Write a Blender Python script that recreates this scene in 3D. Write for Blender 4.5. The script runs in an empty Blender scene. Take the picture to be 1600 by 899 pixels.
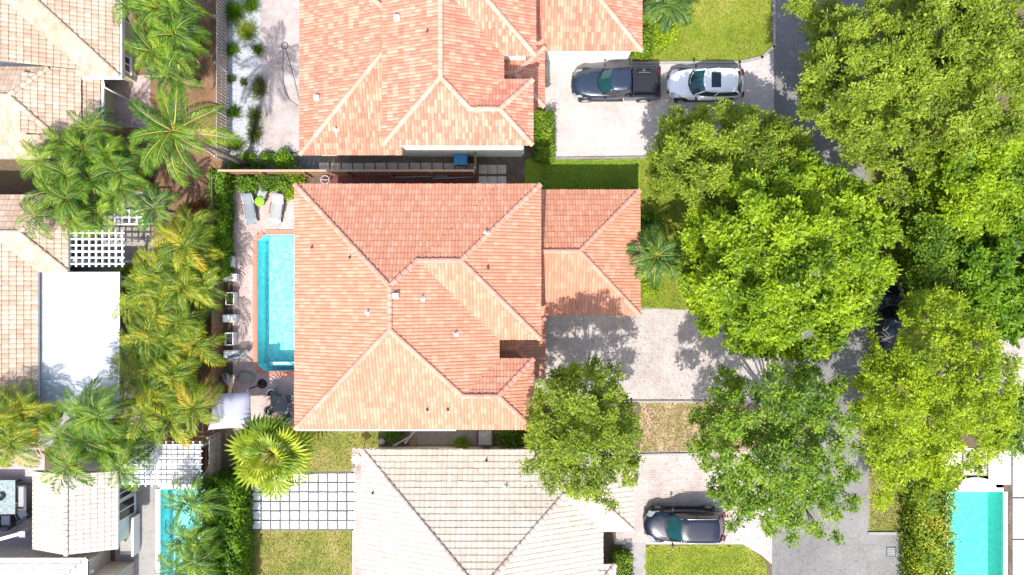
import bpy, math, random
import numpy as np
from mathutils import Vector, Matrix, Euler

SC = bpy.context.scene
COL = SC.collection
R = math.radians
PI = math.pi
rnd = random.Random(7)
H = 44.0            # camera height, metres
S = 0.04            # metres per photo pixel on the ground


def P(px, py, z=0.0):
    """World point that lies at height z under photo pixel (px, py)."""
    k = S * (H - z) / H
    return Vector(((px - 800) * k, (449.5 - py) * k, z))


# ------------------------------------------------------------------ camera, sky, sun, exposure
cam = bpy.data.cameras.new('camera')
cam.sensor_width = 36
cam.lens = 18 * H / (800 * S)
cam.clip_start = 0.5
cam.clip_end = 2000
camo = bpy.data.objects.new('camera', cam)
camo.location = (0, 0, H)
COL.objects.link(camo)
SC.camera = camo

SUN_EL, SUN_AZ = 56.0, 12.0      # azimuth west of south
w = bpy.data.worlds.new('World')
SC.world = w
w.use_nodes = True
nt = w.node_tree
bg = nt.nodes['Background']
sky = nt.nodes.new('ShaderNodeTexSky')
sky.sky_type = 'NISHITA'
sky.sun_disc = False
sky.sun_elevation = R(SUN_EL)
sky.sun_rotation = R(180 + SUN_AZ)
sky.dust_density = 2.2
sky.ozone_density = 0.6
nt.links.new(sky.outputs[0], bg.inputs[0])
bg.inputs[1].default_value = 0.14
sd = bpy.data.lights.new('sun', 'SUN')
sd.energy = 2.9
sd.angle = R(0.53)
sd.color = (1.0, 0.975, 0.935)
so = bpy.data.objects.new('sun', sd)
tosun = Vector((-math.sin(R(SUN_AZ)) * math.cos(R(SUN_EL)), -math.cos(R(SUN_AZ)) * math.cos(R(SUN_EL)), math.sin(R(SUN_EL))))
so.rotation_euler = tosun.to_track_quat('Z', 'Y').to_euler()
so.location = tosun * 80
COL.objects.link(so)
SC.view_settings.view_transform = 'Standard'
SC.view_settings.look = 'None'
SC.view_settings.exposure = 1.28
SC.view_settings.gamma = 1
SC.render.engine = 'CYCLES'
SC.cycles.max_bounces = 8
SC.cycles.transparent_max_bounces = 12
SC.cycles.caustics_reflective = False
SC.cycles.caustics_refractive = False


# ------------------------------------------------------------------ materials
class NT:
    def __init__(self, name):
        self.m = bpy.data.materials.new(name)
        self.m.use_nodes = True
        self.t = self.m.node_tree
        self.b = self.t.nodes['Principled BSDF']
        self.out = self.t.nodes['Material Output']

    def n(self, typ, **kw):
        nd = self.t.nodes.new(typ)
        for k, v in kw.items():
            setattr(nd, k, v)
        return nd

    def l(self, a, b):
        self.t.links.new(a, b)

    def noise(self, scale, detail=4, vec=None, rough=0.6):
        nd = self.n('ShaderNodeTexNoise')
        nd.inputs['Scale'].default_value = scale
        nd.inputs['Detail'].default_value = detail
        nd.inputs['Roughness'].default_value = rough
        if vec is not None:
            self.l(vec, nd.inputs['Vector'])
        return nd.outputs['Fac']

    def ramp(self, fac, stops, interp='LINEAR'):
        nd = self.n('ShaderNodeValToRGB')
        cr = nd.color_ramp
        cr.interpolation = interp
        while len(cr.elements) < len(stops):
            cr.elements.new(0.5)
        for e, (p, c) in zip(cr.elements, stops):
            e.position = p
            e.color = (*c, 1) if len(c) == 3 else c
        self.l(fac, nd.inputs[0])
        return nd.outputs[0]

    def mix(self, fac, a, b, mode='MIX'):
        nd = self.n('ShaderNodeMix', data_type='RGBA', blend_type=mode)
        for i, v in ((0, fac), (6, a), (7, b)):
            if hasattr(v, 'links'):
                self.l(v, nd.inputs[i])
            elif isinstance(v, (tuple, list)):
                nd.inputs[i].default_value = (*v, 1) if len(v) == 3 else v
            else:
                nd.inputs[i].default_value = v
        return nd.outputs[2]

    def math(self, op, a, b=0.0):
        nd = self.n('ShaderNodeMath', operation=op)
        for i, v in ((0, a), (1, b)):
            if hasattr(v, 'links'):
                self.l(v, nd.inputs[i])
            else:
                nd.inputs[i].default_value = v
        return nd.outputs[0]

    def geo(self):
        if not hasattr(self, '_g'):
            self._g = self.n('ShaderNodeNewGeometry')
        return self._g

    def pos(self):
        return self.geo().outputs['Position']

    def obj(self):
        return self.n('ShaderNodeTexCoord').outputs['Object']

    def rand(self):
        oi = self.n('ShaderNodeObjectInfo')
        return self.math('FRACT', self.math('ADD', oi.outputs['Random'], self.geo().outputs['Random Per Island']))

    def bump(self, h, strength=0.4, dist=0.02):
        nd = self.n('ShaderNodeBump')
        nd.inputs['Strength'].default_value = strength
        nd.inputs['Distance'].default_value = dist
        self.l(h, nd.inputs['Height'])
        self.l(nd.outputs[0], self.b.inputs['Normal'])

    def done(self, col=None, rough=0.8, metal=0.0, spec=None):
        if col is not None:
            if hasattr(col, 'links'):
                self.l(col, self.b.inputs['Base Color'])
            else:
                self.b.inputs['Base Color'].default_value = (*col, 1)
        if hasattr(rough, 'links'):
            self.l(rough, self.b.inputs['Roughness'])
        else:
            self.b.inputs['Roughness'].default_value = rough
        self.b.inputs['Metallic'].default_value = metal
        if spec is not None:
            self.b.inputs['Specular IOR Level'].default_value = spec
        return self.m


def m_plain(name, c, rough=0.6, metal=0.0, var=0.12, scale=6.0, spec=None, coat=0.0):
    q = NT(name)
    f = q.noise(scale, 5, q.obj())
    lo = tuple(x * (1 - var) for x in c)
    hi = tuple(min(1, x * (1 + var)) for x in c)
    col = q.ramp(f, [(0.3, lo), (0.7, hi)])
    m = q.done(col, rough, metal, spec)
    if coat:
        q.b.inputs['Coat Weight'].default_value = coat * 0.45
        q.b.inputs['Coat Roughness'].default_value = 0.06
    return m


def m_ground(name, stops, s1=0.6, s2=9.0, mixf=0.5, rough=0.95, bump=0.5, bd=0.03, fine=60):
    q = NT(name)
    a = q.noise(s1, 5, q.pos())
    b = q.noise(s2, 6, q.pos(), 0.7)
    f = q.math('ADD', q.math('MULTIPLY', a, 1 - mixf), q.math('MULTIPLY', b, mixf))
    col = q.ramp(f, stops)
    g = q.noise(fine, 4, q.pos(), 0.75)
    col = q.mix(0.55, col, q.ramp(g, [(0.3, (0.45, 0.45, 0.45)), (0.7, (1.35, 1.35, 1.35))]), 'MULTIPLY')
    q.bump(q.math('ADD', b, g), bump, bd)
    return q.done(col, rough, spec=0.2)


def m_paver(name, c1, c2, mortar, bw=0.2, bh=0.1, rot=0.0, stain=(0.6, 0.58, 0.55), rough=0.85, ms=0.012, stainscale=0.5):
    q = NT(name)
    mp = q.n('ShaderNodeMapping')
    mp.inputs['Rotation'].default_value = (0, 0, rot)
    q.l(q.pos(), mp.inputs[0])
    br = q.n('ShaderNodeTexBrick')
    br.inputs['Color1'].default_value = (*c1, 1)
    br.inputs['Color2'].default_value = (*c2, 1)
    br.inputs['Mortar'].default_value = (*mortar, 1)
    br.inputs['Scale'].default_value = 1.0
    br.inputs['Mortar Size'].default_value = ms
    br.inputs['Mortar Smooth'].default_value = 0.3
    br.inputs['Brick Width'].default_value = bw
    br.inputs['Row Height'].default_value = bh
    q.l(mp.outputs[0], br.inputs['Vector'])
    n1 = q.noise(stainscale, 6, q.pos(), 0.65)
    n2 = q.noise(7, 5, q.pos(), 0.7)
    col = q.mix(0.7, br.outputs['Color'], q.ramp(n1, [(0.35, stain), (0.6, (1, 1, 1))]), 'MULTIPLY')
    col = q.mix(0.6, col, q.ramp(n2, [(0.3, (0.75, 0.73, 0.72)), (0.7, (1.15, 1.15, 1.15))]), 'MULTIPLY')
    n3 = q.noise(1.1, 3, q.pos(), 0.5)      # old oil spots and tyre grime
    col = q.mix(q.ramp(n3, [(0.66, (0, 0, 0)), (0.78, (0.45, 0.45, 0.45))]), col, (0.14, 0.125, 0.12))
    q.bump(q.math('SUBTRACT', q.math('MULTIPLY', n2, 0.3), br.outputs['Fac']), 0.35, 0.01)
    return q.done(col, rough, spec=0.25)


def m_tile(name, cols, stain, stainamt=0.5, rough=0.75, spread=0.75):
    q = NT(name)
    r = q.rand()
    n = len(cols)
    stops = [(i / n, c) for i, c in enumerate(cols)]
    col = q.ramp(r, stops, 'CONSTANT')
    n1 = q.noise(0.35, 6, q.pos(), 0.65)
    n2 = q.noise(11, 5, q.pos(), 0.7)
    n3 = q.noise(2.2, 4, q.pos(), 0.6)
    col = q.mix(stainamt, col, q.ramp(n1, [(0.38, stain), (0.58, (1, 1, 1))]), 'MULTIPLY')
    col = q.mix(0.5, col, q.ramp(n2, [(0.3, (0.72, 0.70, 0.68)), (0.65, (1.12, 1.12, 1.12))]), 'MULTIPLY')
    col = q.mix(q.ramp(n3, [(0.55, (0, 0, 0)), (0.8, (0.28, 0.28, 0.28))]), col, tuple(min(1, c * 1.25 + 0.05) for c in cols[-1]))
    q.bump(n2, 0.35, 0.01)
    return q.done(col, rough, spec=0.3)


def m_leaf(name, cols, transl=0.35, nscale=0.45, rough=0.5, tcol=None, objw=0.0):
    """Leaf: colour varies leaf by leaf and clump by clump; light passes through."""
    q = NT(name)
    r = q.rand()
    n1 = q.noise(nscale, 4, q.pos())
    f = q.math('ADD', q.math('MULTIPLY', r, 0.42 * (1 - objw)), q.math('MULTIPLY', q.ramp(n1, [(0.34, (0, 0, 0)), (0.66, (1, 1, 1))]), 0.58 * (1 - objw)))
    if objw:
        oi = q.n('ShaderNodeObjectInfo')
        f = q.math('ADD', f, q.math('MULTIPLY', oi.outputs['Random'], objw))
    stops = [(0.08 + 0.84 * i / max(1, len(cols) - 1), c) for i, c in enumerate(cols)]
    col = q.ramp(f, stops)
    q.done(col, rough, spec=0.35)
    tr = q.n('ShaderNodeBsdfTranslucent')
    tc = q.mix(1.0, col, tcol or (1.15, 1.15, 0.4), 'MULTIPLY')
    q.l(tc, tr.inputs['Color'])
    mx = q.n('ShaderNodeMixShader')
    mx.inputs[0].default_value = transl
    q.l(q.b.outputs[0], mx.inputs[1])
    q.l(tr.outputs[0], mx.inputs[2])
    q.l(mx.outputs[0], q.out.inputs[0])
    return q.m


def m_water(name, tint, bscale=3.0):
    q = NT(name)
    t = q.n('ShaderNodeBsdfTransparent')
    t.inputs[0].default_value = (*tint, 1)
    g = q.n('ShaderNodeBsdfGlossy')
    g.inputs['Roughness'].default_value = 0.03
    fr = q.n('ShaderNodeFresnel')
    fr.inputs[0].default_value = 1.33
    bp = q.n('ShaderNodeBump')
    bp.inputs['Strength'].default_value = 0.25
    bp.inputs['Distance'].default_value = 0.05
    q.l(q.noise(bscale, 3, q.pos()), bp.inputs['Height'])
    q.l(bp.outputs[0], fr.inputs['Normal'])
    q.l(bp.outputs[0], g.inputs['Normal'])
    mx = q.n('ShaderNodeMixShader')
    q.l(fr.outputs[0], mx.inputs[0])
    q.l(t.outputs[0], mx.inputs[1])
    q.l(g.outputs[0], mx.inputs[2])
    q.l(mx.outputs[0], q.out.inputs[0])
    return q.m


def m_basin(name, c, c2):
    """Pool plaster with the mottled pebble finish seen through rippled water."""
    q = NT(name)
    v = q.n('ShaderNodeTexVoronoi', feature='SMOOTH_F1')
    v.inputs['Scale'].default_value = 5.0
    q.l(q.pos(), v.inputs['Vector'])
    n = q.noise(9, 4, q.pos())
    f = q.math('ADD', q.math('MULTIPLY', v.outputs['Distance'], 0.7), q.math('MULTIPLY', n, 0.45))
    return q.done(q.ramp(f, [(0.25, c), (0.75, c2)]), 0.7, spec=0.2)


def m_glass(name, c=(0.02, 0.05, 0.06), rough=0.05):
    q = NT(name)
    f = q.noise(2.5, 3, q.obj())
    return q.done(q.ramp(f, [(0.3, c), (0.7, tuple(x * 1.6 for x in c))]), rough, spec=0.7)


M = {}
M['tile_coral'] = m_tile('coral_tile', [(0.475, 0.215, 0.135), (0.49, 0.23, 0.147), (0.47, 0.208, 0.13), (0.51, 0.262, 0.172), (0.48, 0.218, 0.138), (0.50, 0.24, 0.155), (0.52, 0.278, 0.187), (0.465, 0.203, 0.128)], (0.90, 0.84, 0.80), 0.45)
M['tile_red'] = m_tile('red_tile', [(0.48, 0.195, 0.128), (0.51, 0.245, 0.165), (0.455, 0.165, 0.108), (0.535, 0.295, 0.205), (0.48, 0.20, 0.132), (0.52, 0.26, 0.18), (0.465, 0.175, 0.115), (0.495, 0.22, 0.148)], (0.90, 0.82, 0.79), 0.4)
M['tile_cream'] = m_tile('cream_tile', [(0.465, 0.405, 0.33), (0.485, 0.425, 0.35), (0.45, 0.385, 0.312), (0.495, 0.442, 0.372), (0.47, 0.41, 0.338), (0.488, 0.43, 0.358)], (0.90, 0.86, 0.82), 0.5)
M['tile_sand'] = m_tile('sand_tile', [(0.43, 0.32, 0.235), (0.455, 0.35, 0.265), (0.41, 0.285, 0.205), (0.48, 0.385, 0.30), (0.44, 0.335, 0.25)], (0.84, 0.74, 0.66), 0.5)
M['tile_c'] = m_tile('ivory_tile', [(0.50, 0.425, 0.36), (0.52, 0.445, 0.38), (0.48, 0.40, 0.33), (0.53, 0.465, 0.405)], (0.88, 0.82, 0.76), 0.5)
M['tile_white'] = m_tile('white_tile', [(0.70, 0.62, 0.54), (0.74, 0.67, 0.59), (0.67, 0.57, 0.48), (0.76, 0.71, 0.64)], (0.85, 0.80, 0.75), 0.4)
M['cap_coral'] = m_tile('coral_ridge_tile', [(0.53, 0.255, 0.185), (0.50, 0.23, 0.165), (0.55, 0.28, 0.205)], (0.88, 0.80, 0.77), 0.4)
M['cap_red'] = m_tile('peach_ridge_tile', [(0.55, 0.32, 0.235), (0.57, 0.35, 0.265), (0.53, 0.29, 0.21)], (0.85, 0.76, 0.72), 0.5)
M['cap_cream'] = m_tile('cream_ridge_tile', [(0.52, 0.42, 0.365), (0.49, 0.38, 0.325), (0.55, 0.455, 0.40)], (0.70, 0.62, 0.58), 0.7)
M['underlay'] = m_plain('roof_underlay', (0.12, 0.06, 0.045), 0.9)
M['underlay_pale'] = m_plain('pale_roof_underlay', (0.20, 0.15, 0.12), 0.9)
M['stucco'] = m_plain('cream_stucco', (0.62, 0.56, 0.47), 0.9, scale=2)
M['stucco_white'] = m_plain('white_stucco', (0.72, 0.72, 0.66), 0.9, scale=2)
M['stucco_olive'] = m_plain('olive_stucco', (0.42, 0.40, 0.24), 0.9, scale=2)
M['stucco_beige'] = m_plain('beige_stucco', (0.52, 0.43, 0.35), 0.9, scale=2)
M['white'] = m_plain('white_paint', (0.78, 0.78, 0.77), 0.5, var=0.05)
M['grey'] = m_plain('grey_paint', (0.30, 0.31, 0.32), 0.6)
M['dgrey'] = m_plain('dark_grey', (0.06, 0.065, 0.07), 0.5)
M['black'] = m_plain('black_plastic', (0.015, 0.015, 0.017), 0.45)
M['metal'] = m_plain('dull_metal', (0.42, 0.42, 0.42), 0.4, 0.6)
M['glass'] = m_glass('dark_window_glass')
M['carglass'] = m_glass('teal_car_glass', (0.006, 0.042, 0.046))
M['carglass_dark'] = m_glass('dark_car_glass', (0.008, 0.012, 0.014))
def m_road():
    q = NT('asphalt')
    n1 = q.noise(0.25, 6, q.pos(), 0.65)
    n2 = q.noise(5, 6, q.pos(), 0.7)
    n3 = q.noise(50, 4, q.pos(), 0.75)
    col = q.ramp(n1, [(0.32, (0.155, 0.148, 0.142)), (0.5, (0.195, 0.187, 0.18)), (0.68, (0.235, 0.225, 0.215))])
    col = q.mix(0.6, col, q.ramp(n2, [(0.3, (0.7, 0.7, 0.7)), (0.7, (1.2, 1.2, 1.2))]), 'MULTIPLY')
    col = q.mix(0.5, col, q.ramp(n3, [(0.3, (0.5, 0.5, 0.5)), (0.7, (1.4, 1.4, 1.4))]), 'MULTIPLY')
    v = q.n('ShaderNodeTexVoronoi', feature='DISTANCE_TO_EDGE')
    v.inputs['Scale'].default_value = 0.33
    dv = q.n('ShaderNodeVectorMath', operation='ADD')
    nn = q.n('ShaderNodeTexNoise'); nn.inputs['Scale'].default_value = 1.3; nn.inputs['Detail'].default_value = 5
    q.l(q.pos(), nn.inputs['Vector'])
    q.l(q.pos(), dv.inputs[0]); q.l(nn.outputs['Color'], dv.inputs[1])
    q.l(dv.outputs[0], v.inputs['Vector'])
    col = q.mix(q.ramp(v.outputs['Distance'], [(0.002, (0.4, 0.4, 0.4)), (0.009, (0, 0, 0))]), col, (0.07, 0.069, 0.068))
    q.bump(n3, 0.3, 0.01)
    return q.done(col, 0.95, spec=0.2)


M['road'] = m_road()
M['soil'] = m_ground('soil', [(0.3, (0.07, 0.05, 0.033)), (0.5, (0.14, 0.10, 0.065)), (0.68, (0.13, 0.15, 0.05))], 0.3, 5, 0.6)
M['soil_brown'] = m_ground('brown_mulch', [(0.3, (0.11, 0.06, 0.035)), (0.5, (0.22, 0.125, 0.07)), (0.7, (0.34, 0.22, 0.14))], 0.8, 9, 0.6)
M['soil_dark'] = m_ground('dark_soil', [(0.3, (0.05, 0.04, 0.03)), (0.5, (0.12, 0.10, 0.08)), (0.7, (0.20, 0.17, 0.14))], 0.8, 5, 0.5)  # soil in dark grey-brown tones
M['lawn'] = m_ground('lawn_turf', [(0.3, (0.11, 0.155, 0.016)), (0.5, (0.20, 0.235, 0.025)), (0.66, (0.33, 0.28, 0.07))], 0.55, 4, 0.4)
M['lawn_green'] = m_ground('shady_turf', [(0.3, (0.10, 0.19, 0.018)), (0.5, (0.16, 0.25, 0.022)), (0.7, (0.24, 0.28, 0.04))], 0.7, 5, 0.5)
M['lawn_dry'] = m_ground('dry_turf', [(0.3, (0.10, 0.14, 0.022)), (0.5, (0.22, 0.215, 0.05)), (0.68, (0.38, 0.28, 0.13))], 0.6, 3, 0.4)
M['litter_ground'] = m_ground('leaf_strewn_turf', [(0.28, (0.11, 0.16, 0.025)), (0.45, (0.24, 0.235, 0.08)), (0.56, (0.42, 0.32, 0.20)), (0.72, (0.50, 0.40, 0.30))], 0.9, 5, 0.35)
M['verge'] = m_ground('verge_turf', [(0.3, (0.12, 0.15, 0.03)), (0.5, (0.19, 0.215, 0.045)), (0.7, (0.30, 0.25, 0.10))], 0.6, 6, 0.5)
M['paver_pink'] = m_paver('pale_pink_pavers', (0.51, 0.465, 0.435), (0.46, 0.415, 0.39), (0.39, 0.35, 0.33), 0.22, 0.11, 0.0, stain=(0.76, 0.74, 0.72))
M['paver_grey'] = m_paver('grey_beige_pavers', (0.50, 0.445, 0.41), (0.41, 0.365, 0.335), (0.29, 0.25, 0.235), 0.22, 0.11, R(45), stain=(0.72, 0.70, 0.68))
M['paver_south'] = m_paver('rosy_pavers', (0.51, 0.44, 0.41), (0.45, 0.38, 0.355), (0.34, 0.285, 0.265), 0.3, 0.15, 0.0)
M['deck_pink'] = m_paver('pink_deck_pavers', (0.50, 0.405, 0.38), (0.45, 0.36, 0.335), (0.41, 0.315, 0.295), 0.3, 0.2, 0.0, stain=(0.72, 0.65, 0.62), stainscale=0.9)
M['deck_white'] = m_paver('pale_patio_concrete', (0.44, 0.385, 0.365), (0.41, 0.355, 0.335), (0.37, 0.315, 0.295), 0.6, 0.6, 0.0)
M['concrete'] = m_ground('grey_concrete', [(0.3, (0.22, 0.205, 0.19)), (0.5, (0.30, 0.28, 0.26)), (0.7, (0.36, 0.34, 0.32))], 0.8, 5, 0.5, bump=0.2, bd=0.008)
M['concrete_dark'] = m_ground('dark_concrete', [(0.3, (0.15, 0.13, 0.12)), (0.5, (0.24, 0.22, 0.20)), (0.7, (0.32, 0.30, 0.28))], 0.8, 5, 0.5, bump=0.2, bd=0.008)  # same mottling as the grey concrete, in darker tones
M['maroon'] = m_plain('maroon_deck', (0.13, 0.035, 0.03), 0.8, var=0.3)
M['slab'] = m_plain('white_concrete_slab', (0.70, 0.69, 0.68), 0.85, var=0.08)
M['slab_grey'] = m_plain('grey_concrete_slab', (0.42, 0.38, 0.34), 0.9, var=0.15)
M['slab_cream'] = m_plain('cream_stone_slab', (0.64, 0.57, 0.53), 0.85, var=0.1, scale=2)
M['gravel_bed'] = m_ground('gravel_bed', [(0.3, (0.24, 0.25, 0.265)), (0.5, (0.36, 0.37, 0.385)), (0.7, (0.46, 0.465, 0.475))], 0.7, 16, 0.6, bump=0.7, fine=30)
M['gravel_grey'] = m_ground('grey_grit', [(0.3, (0.06, 0.06, 0.06)), (0.5, (0.13, 0.13, 0.13)), (0.7, (0.22, 0.22, 0.215))], 0.7, 16, 0.6, bump=0.7, fine=30)
M['pebble'] = m_plain('white_pebble', (0.44, 0.45, 0.465), 0.8, var=0.35)
M['coping'] = m_plain('red_coping_brick', (0.52, 0.20, 0.135), 0.8, var=0.25, scale=3)
M['basin'] = m_basin('aqua_plaster', (0.14, 0.62, 0.68), (0.44, 0.87, 0.87))
M['basin_green'] = m_basin('jade_plaster', (0.13, 0.56, 0.50), (0.24, 0.68, 0.61))
M['water'] = m_water('pool_water', (0.80, 0.99, 1.0))
M['water_green'] = m_water('jade_water', (0.66, 0.97, 0.93))
M['wood_grey'] = m_plain('weathered_wood', (0.40, 0.35, 0.32), 0.85, var=0.25)
M['wood_brown'] = m_plain('brown_wood', (0.21, 0.115, 0.06), 0.85, var=0.3)
M['wood_tan'] = m_plain('tan_wood', (0.42, 0.28, 0.19), 0.85, var=0.2)
M['bark'] = m_ground('tree_bark', [(0.3, (0.10, 0.08, 0.06)), (0.5, (0.20, 0.17, 0.14)), (0.7, (0.32, 0.28, 0.24))], 3, 14, 0.5)
M['bin_blue'] = m_plain('blue_plastic', (0.005, 0.17, 0.36), 0.5, var=0.15)
M['fabric_grey'] = m_plain('grey_sling_fabric', (0.185, 0.205, 0.225), 0.85, var=0.12)
M['fabric_light'] = m_plain('pale_sling_fabric', (0.29, 0.29, 0.295), 0.85, var=0.1)
M['canvas'] = m_plain('white_canvas', (0.33, 0.33, 0.41), 0.85, var=0.06)
M['lime'] = m_plain('lime_cushion', (0.20, 0.38, 0.02), 0.8, var=0.3, scale=12)
M['taupe'] = m_plain('taupe_fabric', (0.30, 0.27, 0.24), 0.9, var=0.12)
M['slate'] = m_plain('slate_table', (0.085, 0.10, 0.105), 0.5, var=0.2)
def m_sheet():
    q = NT('white_sheet_roof')
    n1 = q.noise(0.8, 6, q.pos(), 0.7)
    n2 = q.noise(6, 5, q.pos(), 0.7)
    col = q.ramp(n1, [(0.35, (0.33, 0.345, 0.36)), (0.6, (0.40, 0.42, 0.44))])
    col = q.mix(0.5, col, q.ramp(n2, [(0.3, (0.85, 0.85, 0.84)), (0.6, (1.05, 1.05, 1.05))]), 'MULTIPLY')
    return q.done(col, 0.6)


M['white_roof'] = m_sheet()
M['stone_top'] = m_plain('mottled_stone', (0.22, 0.27, 0.27), 0.5, var=0.5, scale=9)
M['car_navy'] = m_plain('dark_navy_paint', (0.008, 0.012, 0.024), 0.25, 0.05, var=0.12, scale=2, coat=1.0)
M['car_slate'] = m_plain('blue_grey_paint', (0.022, 0.034, 0.06), 0.28, 0.2, var=0.1, scale=2, coat=1.0)
M['car_white'] = m_plain('white_car_paint', (0.84, 0.85, 0.85), 0.3, 0.0, var=0.03, scale=2, coat=1.0)
M['car_black'] = m_plain('black_car_paint', (0.012, 0.013, 0.017), 0.25, 0.1, var=0.12, scale=2, coat=1.0)
M['chrome'] = m_plain('bright_trim', (0.7, 0.7, 0.7), 0.2, 0.9, var=0.05)
M['lamp'] = m_plain('headlight_lens', (0.34, 0.37, 0.39), 0.1, 0.2, var=0.2)
M['tail'] = m_plain('red_lens', (0.13, 0.008, 0.008), 0.2, var=0.1)
M['tyre'] = m_plain('tyre_rubber', (0.02, 0.02, 0.02), 0.9)
# foliage
M['lf_oak'] = m_leaf('oak_leaf', [(0.075, 0.125, 0.012), (0.17, 0.245, 0.018), (0.28, 0.37, 0.026), (0.40, 0.48, 0.05)], 0.42, 0.6)
M['lf_bright'] = m_leaf('bright_leaf', [(0.07, 0.135, 0.006), (0.175, 0.285, 0.010), (0.30, 0.425, 0.014), (0.41, 0.53, 0.022)], 0.42, 0.6)
M['lf_dark'] = m_leaf('deep_green_leaf', [(0.055, 0.125, 0.010), (0.13, 0.235, 0.016), (0.23, 0.35, 0.024), (0.36, 0.47, 0.05)], 0.40, 0.6)
M['lf_pale'] = m_leaf('pale_leaf', [(0.11, 0.18, 0.008), (0.25, 0.355, 0.013), (0.37, 0.475, 0.018), (0.49, 0.57, 0.035)], 0.45, 0.5)
M['lf_jade'] = m_leaf('jade_leaf', [(0.04, 0.11, 0.006), (0.09, 0.195, 0.008), (0.15, 0.28, 0.010), (0.26, 0.40, 0.015)], 0.40, 0.6)
M['lf_hedge'] = m_leaf('hedge_leaf', [(0.04, 0.10, 0.006), (0.09, 0.17, 0.008), (0.16, 0.26, 0.010), (0.27, 0.36, 0.02)], 0.32, 0.8)
M['lf_hedge_y'] = m_leaf('yellowing_hedge_leaf', [(0.06, 0.12, 0.008), (0.17, 0.25, 0.014), (0.30, 0.37, 0.02), (0.48, 0.40, 0.05)], 0.38, 0.6)
M['lf_palm'] = m_leaf('palm_leaflet', [(0.014, 0.045, 0.006), (0.055, 0.14, 0.008), (0.15, 0.27, 0.010), (0.34, 0.44, 0.018)], 0.28, 0.9, objw=0.4)
M['lf_areca'] = m_leaf('golden_palm_leaflet', [(0.018, 0.05, 0.004), (0.075, 0.145, 0.008), (0.18, 0.265, 0.011), (0.36, 0.37, 0.015), (0.56, 0.31, 0.03)], 0.30, 0.7, objw=0.4)
M['lf_fan'] = m_leaf('fan_palm_leaf', [(0.05, 0.12, 0.012), (0.15, 0.24, 0.016), (0.32, 0.39, 0.025), (0.50, 0.50, 0.03)], 0.32, 0.8, objw=0.4)
M['lf_cyc'] = m_leaf('dark_palm_leaflet', [(0.02, 0.06, 0.012), (0.05, 0.125, 0.02), (0.11, 0.20, 0.03), (0.26, 0.36, 0.04)], 0.3, 0.9, objw=0.3)
M['lf_red'] = m_leaf('russet_leaf', [(0.13, 0.035, 0.014), (0.24, 0.07, 0.022), (0.36, 0.14, 0.035)], 0.3, 1.0)
M['lf_grass'] = m_leaf('ornamental_blade', [(0.05, 0.085, 0.02), (0.12, 0.16, 0.03), (0.22, 0.24, 0.06)], 0.3, 2.0)
M['blade'] = m_leaf('grass_blade', [(0.10, 0.175, 0.012), (0.21, 0.285, 0.018), (0.35, 0.34, 0.05)], 0.3, 0.45)
M['blade_g'] = m_leaf('green_grass_blade', [(0.08, 0.17, 0.012), (0.14, 0.24, 0.018), (0.22, 0.29, 0.03)], 0.3, 0.8)
M['blade_d'] = m_leaf('dry_grass_blade', [(0.075, 0.13, 0.018), (0.19, 0.22, 0.04), (0.43, 0.31, 0.13)], 0.3, 0.9)
M['litter'] = m_leaf('fallen_leaf', [(0.12, 0.06, 0.03), (0.26, 0.15, 0.07), (0.42, 0.30, 0.15)], 0.2, 2.0)
M['rachis'] = m_plain('palm_rachis', (0.34, 0.33, 0.06), 0.6)


# ------------------------------------------------------------------ object helpers
def tag(o, label=None, cat=None, group=None, kind=None):
    if label:
        o['label'] = label
    if cat:
        o['category'] = cat
    if group:
        o['group'] = group
    if kind:
        o['kind'] = kind
    return o


def thing(name, label, cat, loc=(0, 0, 0), rz=0.0, group=None):
    o = bpy.data.objects.new(name, None)
    o.empty_display_size = 0.3
    COL.objects.link(o)
    o.location = loc
    o.rotation_euler = (0, 0, rz)
    return tag(o, label, cat, group)


def link(name, me, parent=None, mat4=None):
    o = bpy.data.objects.new(name, me)
    COL.objects.link(o)
    if parent is not None:
        o.parent = parent
    if mat4 is not None:
        o.matrix_local = mat4
    return o


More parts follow.
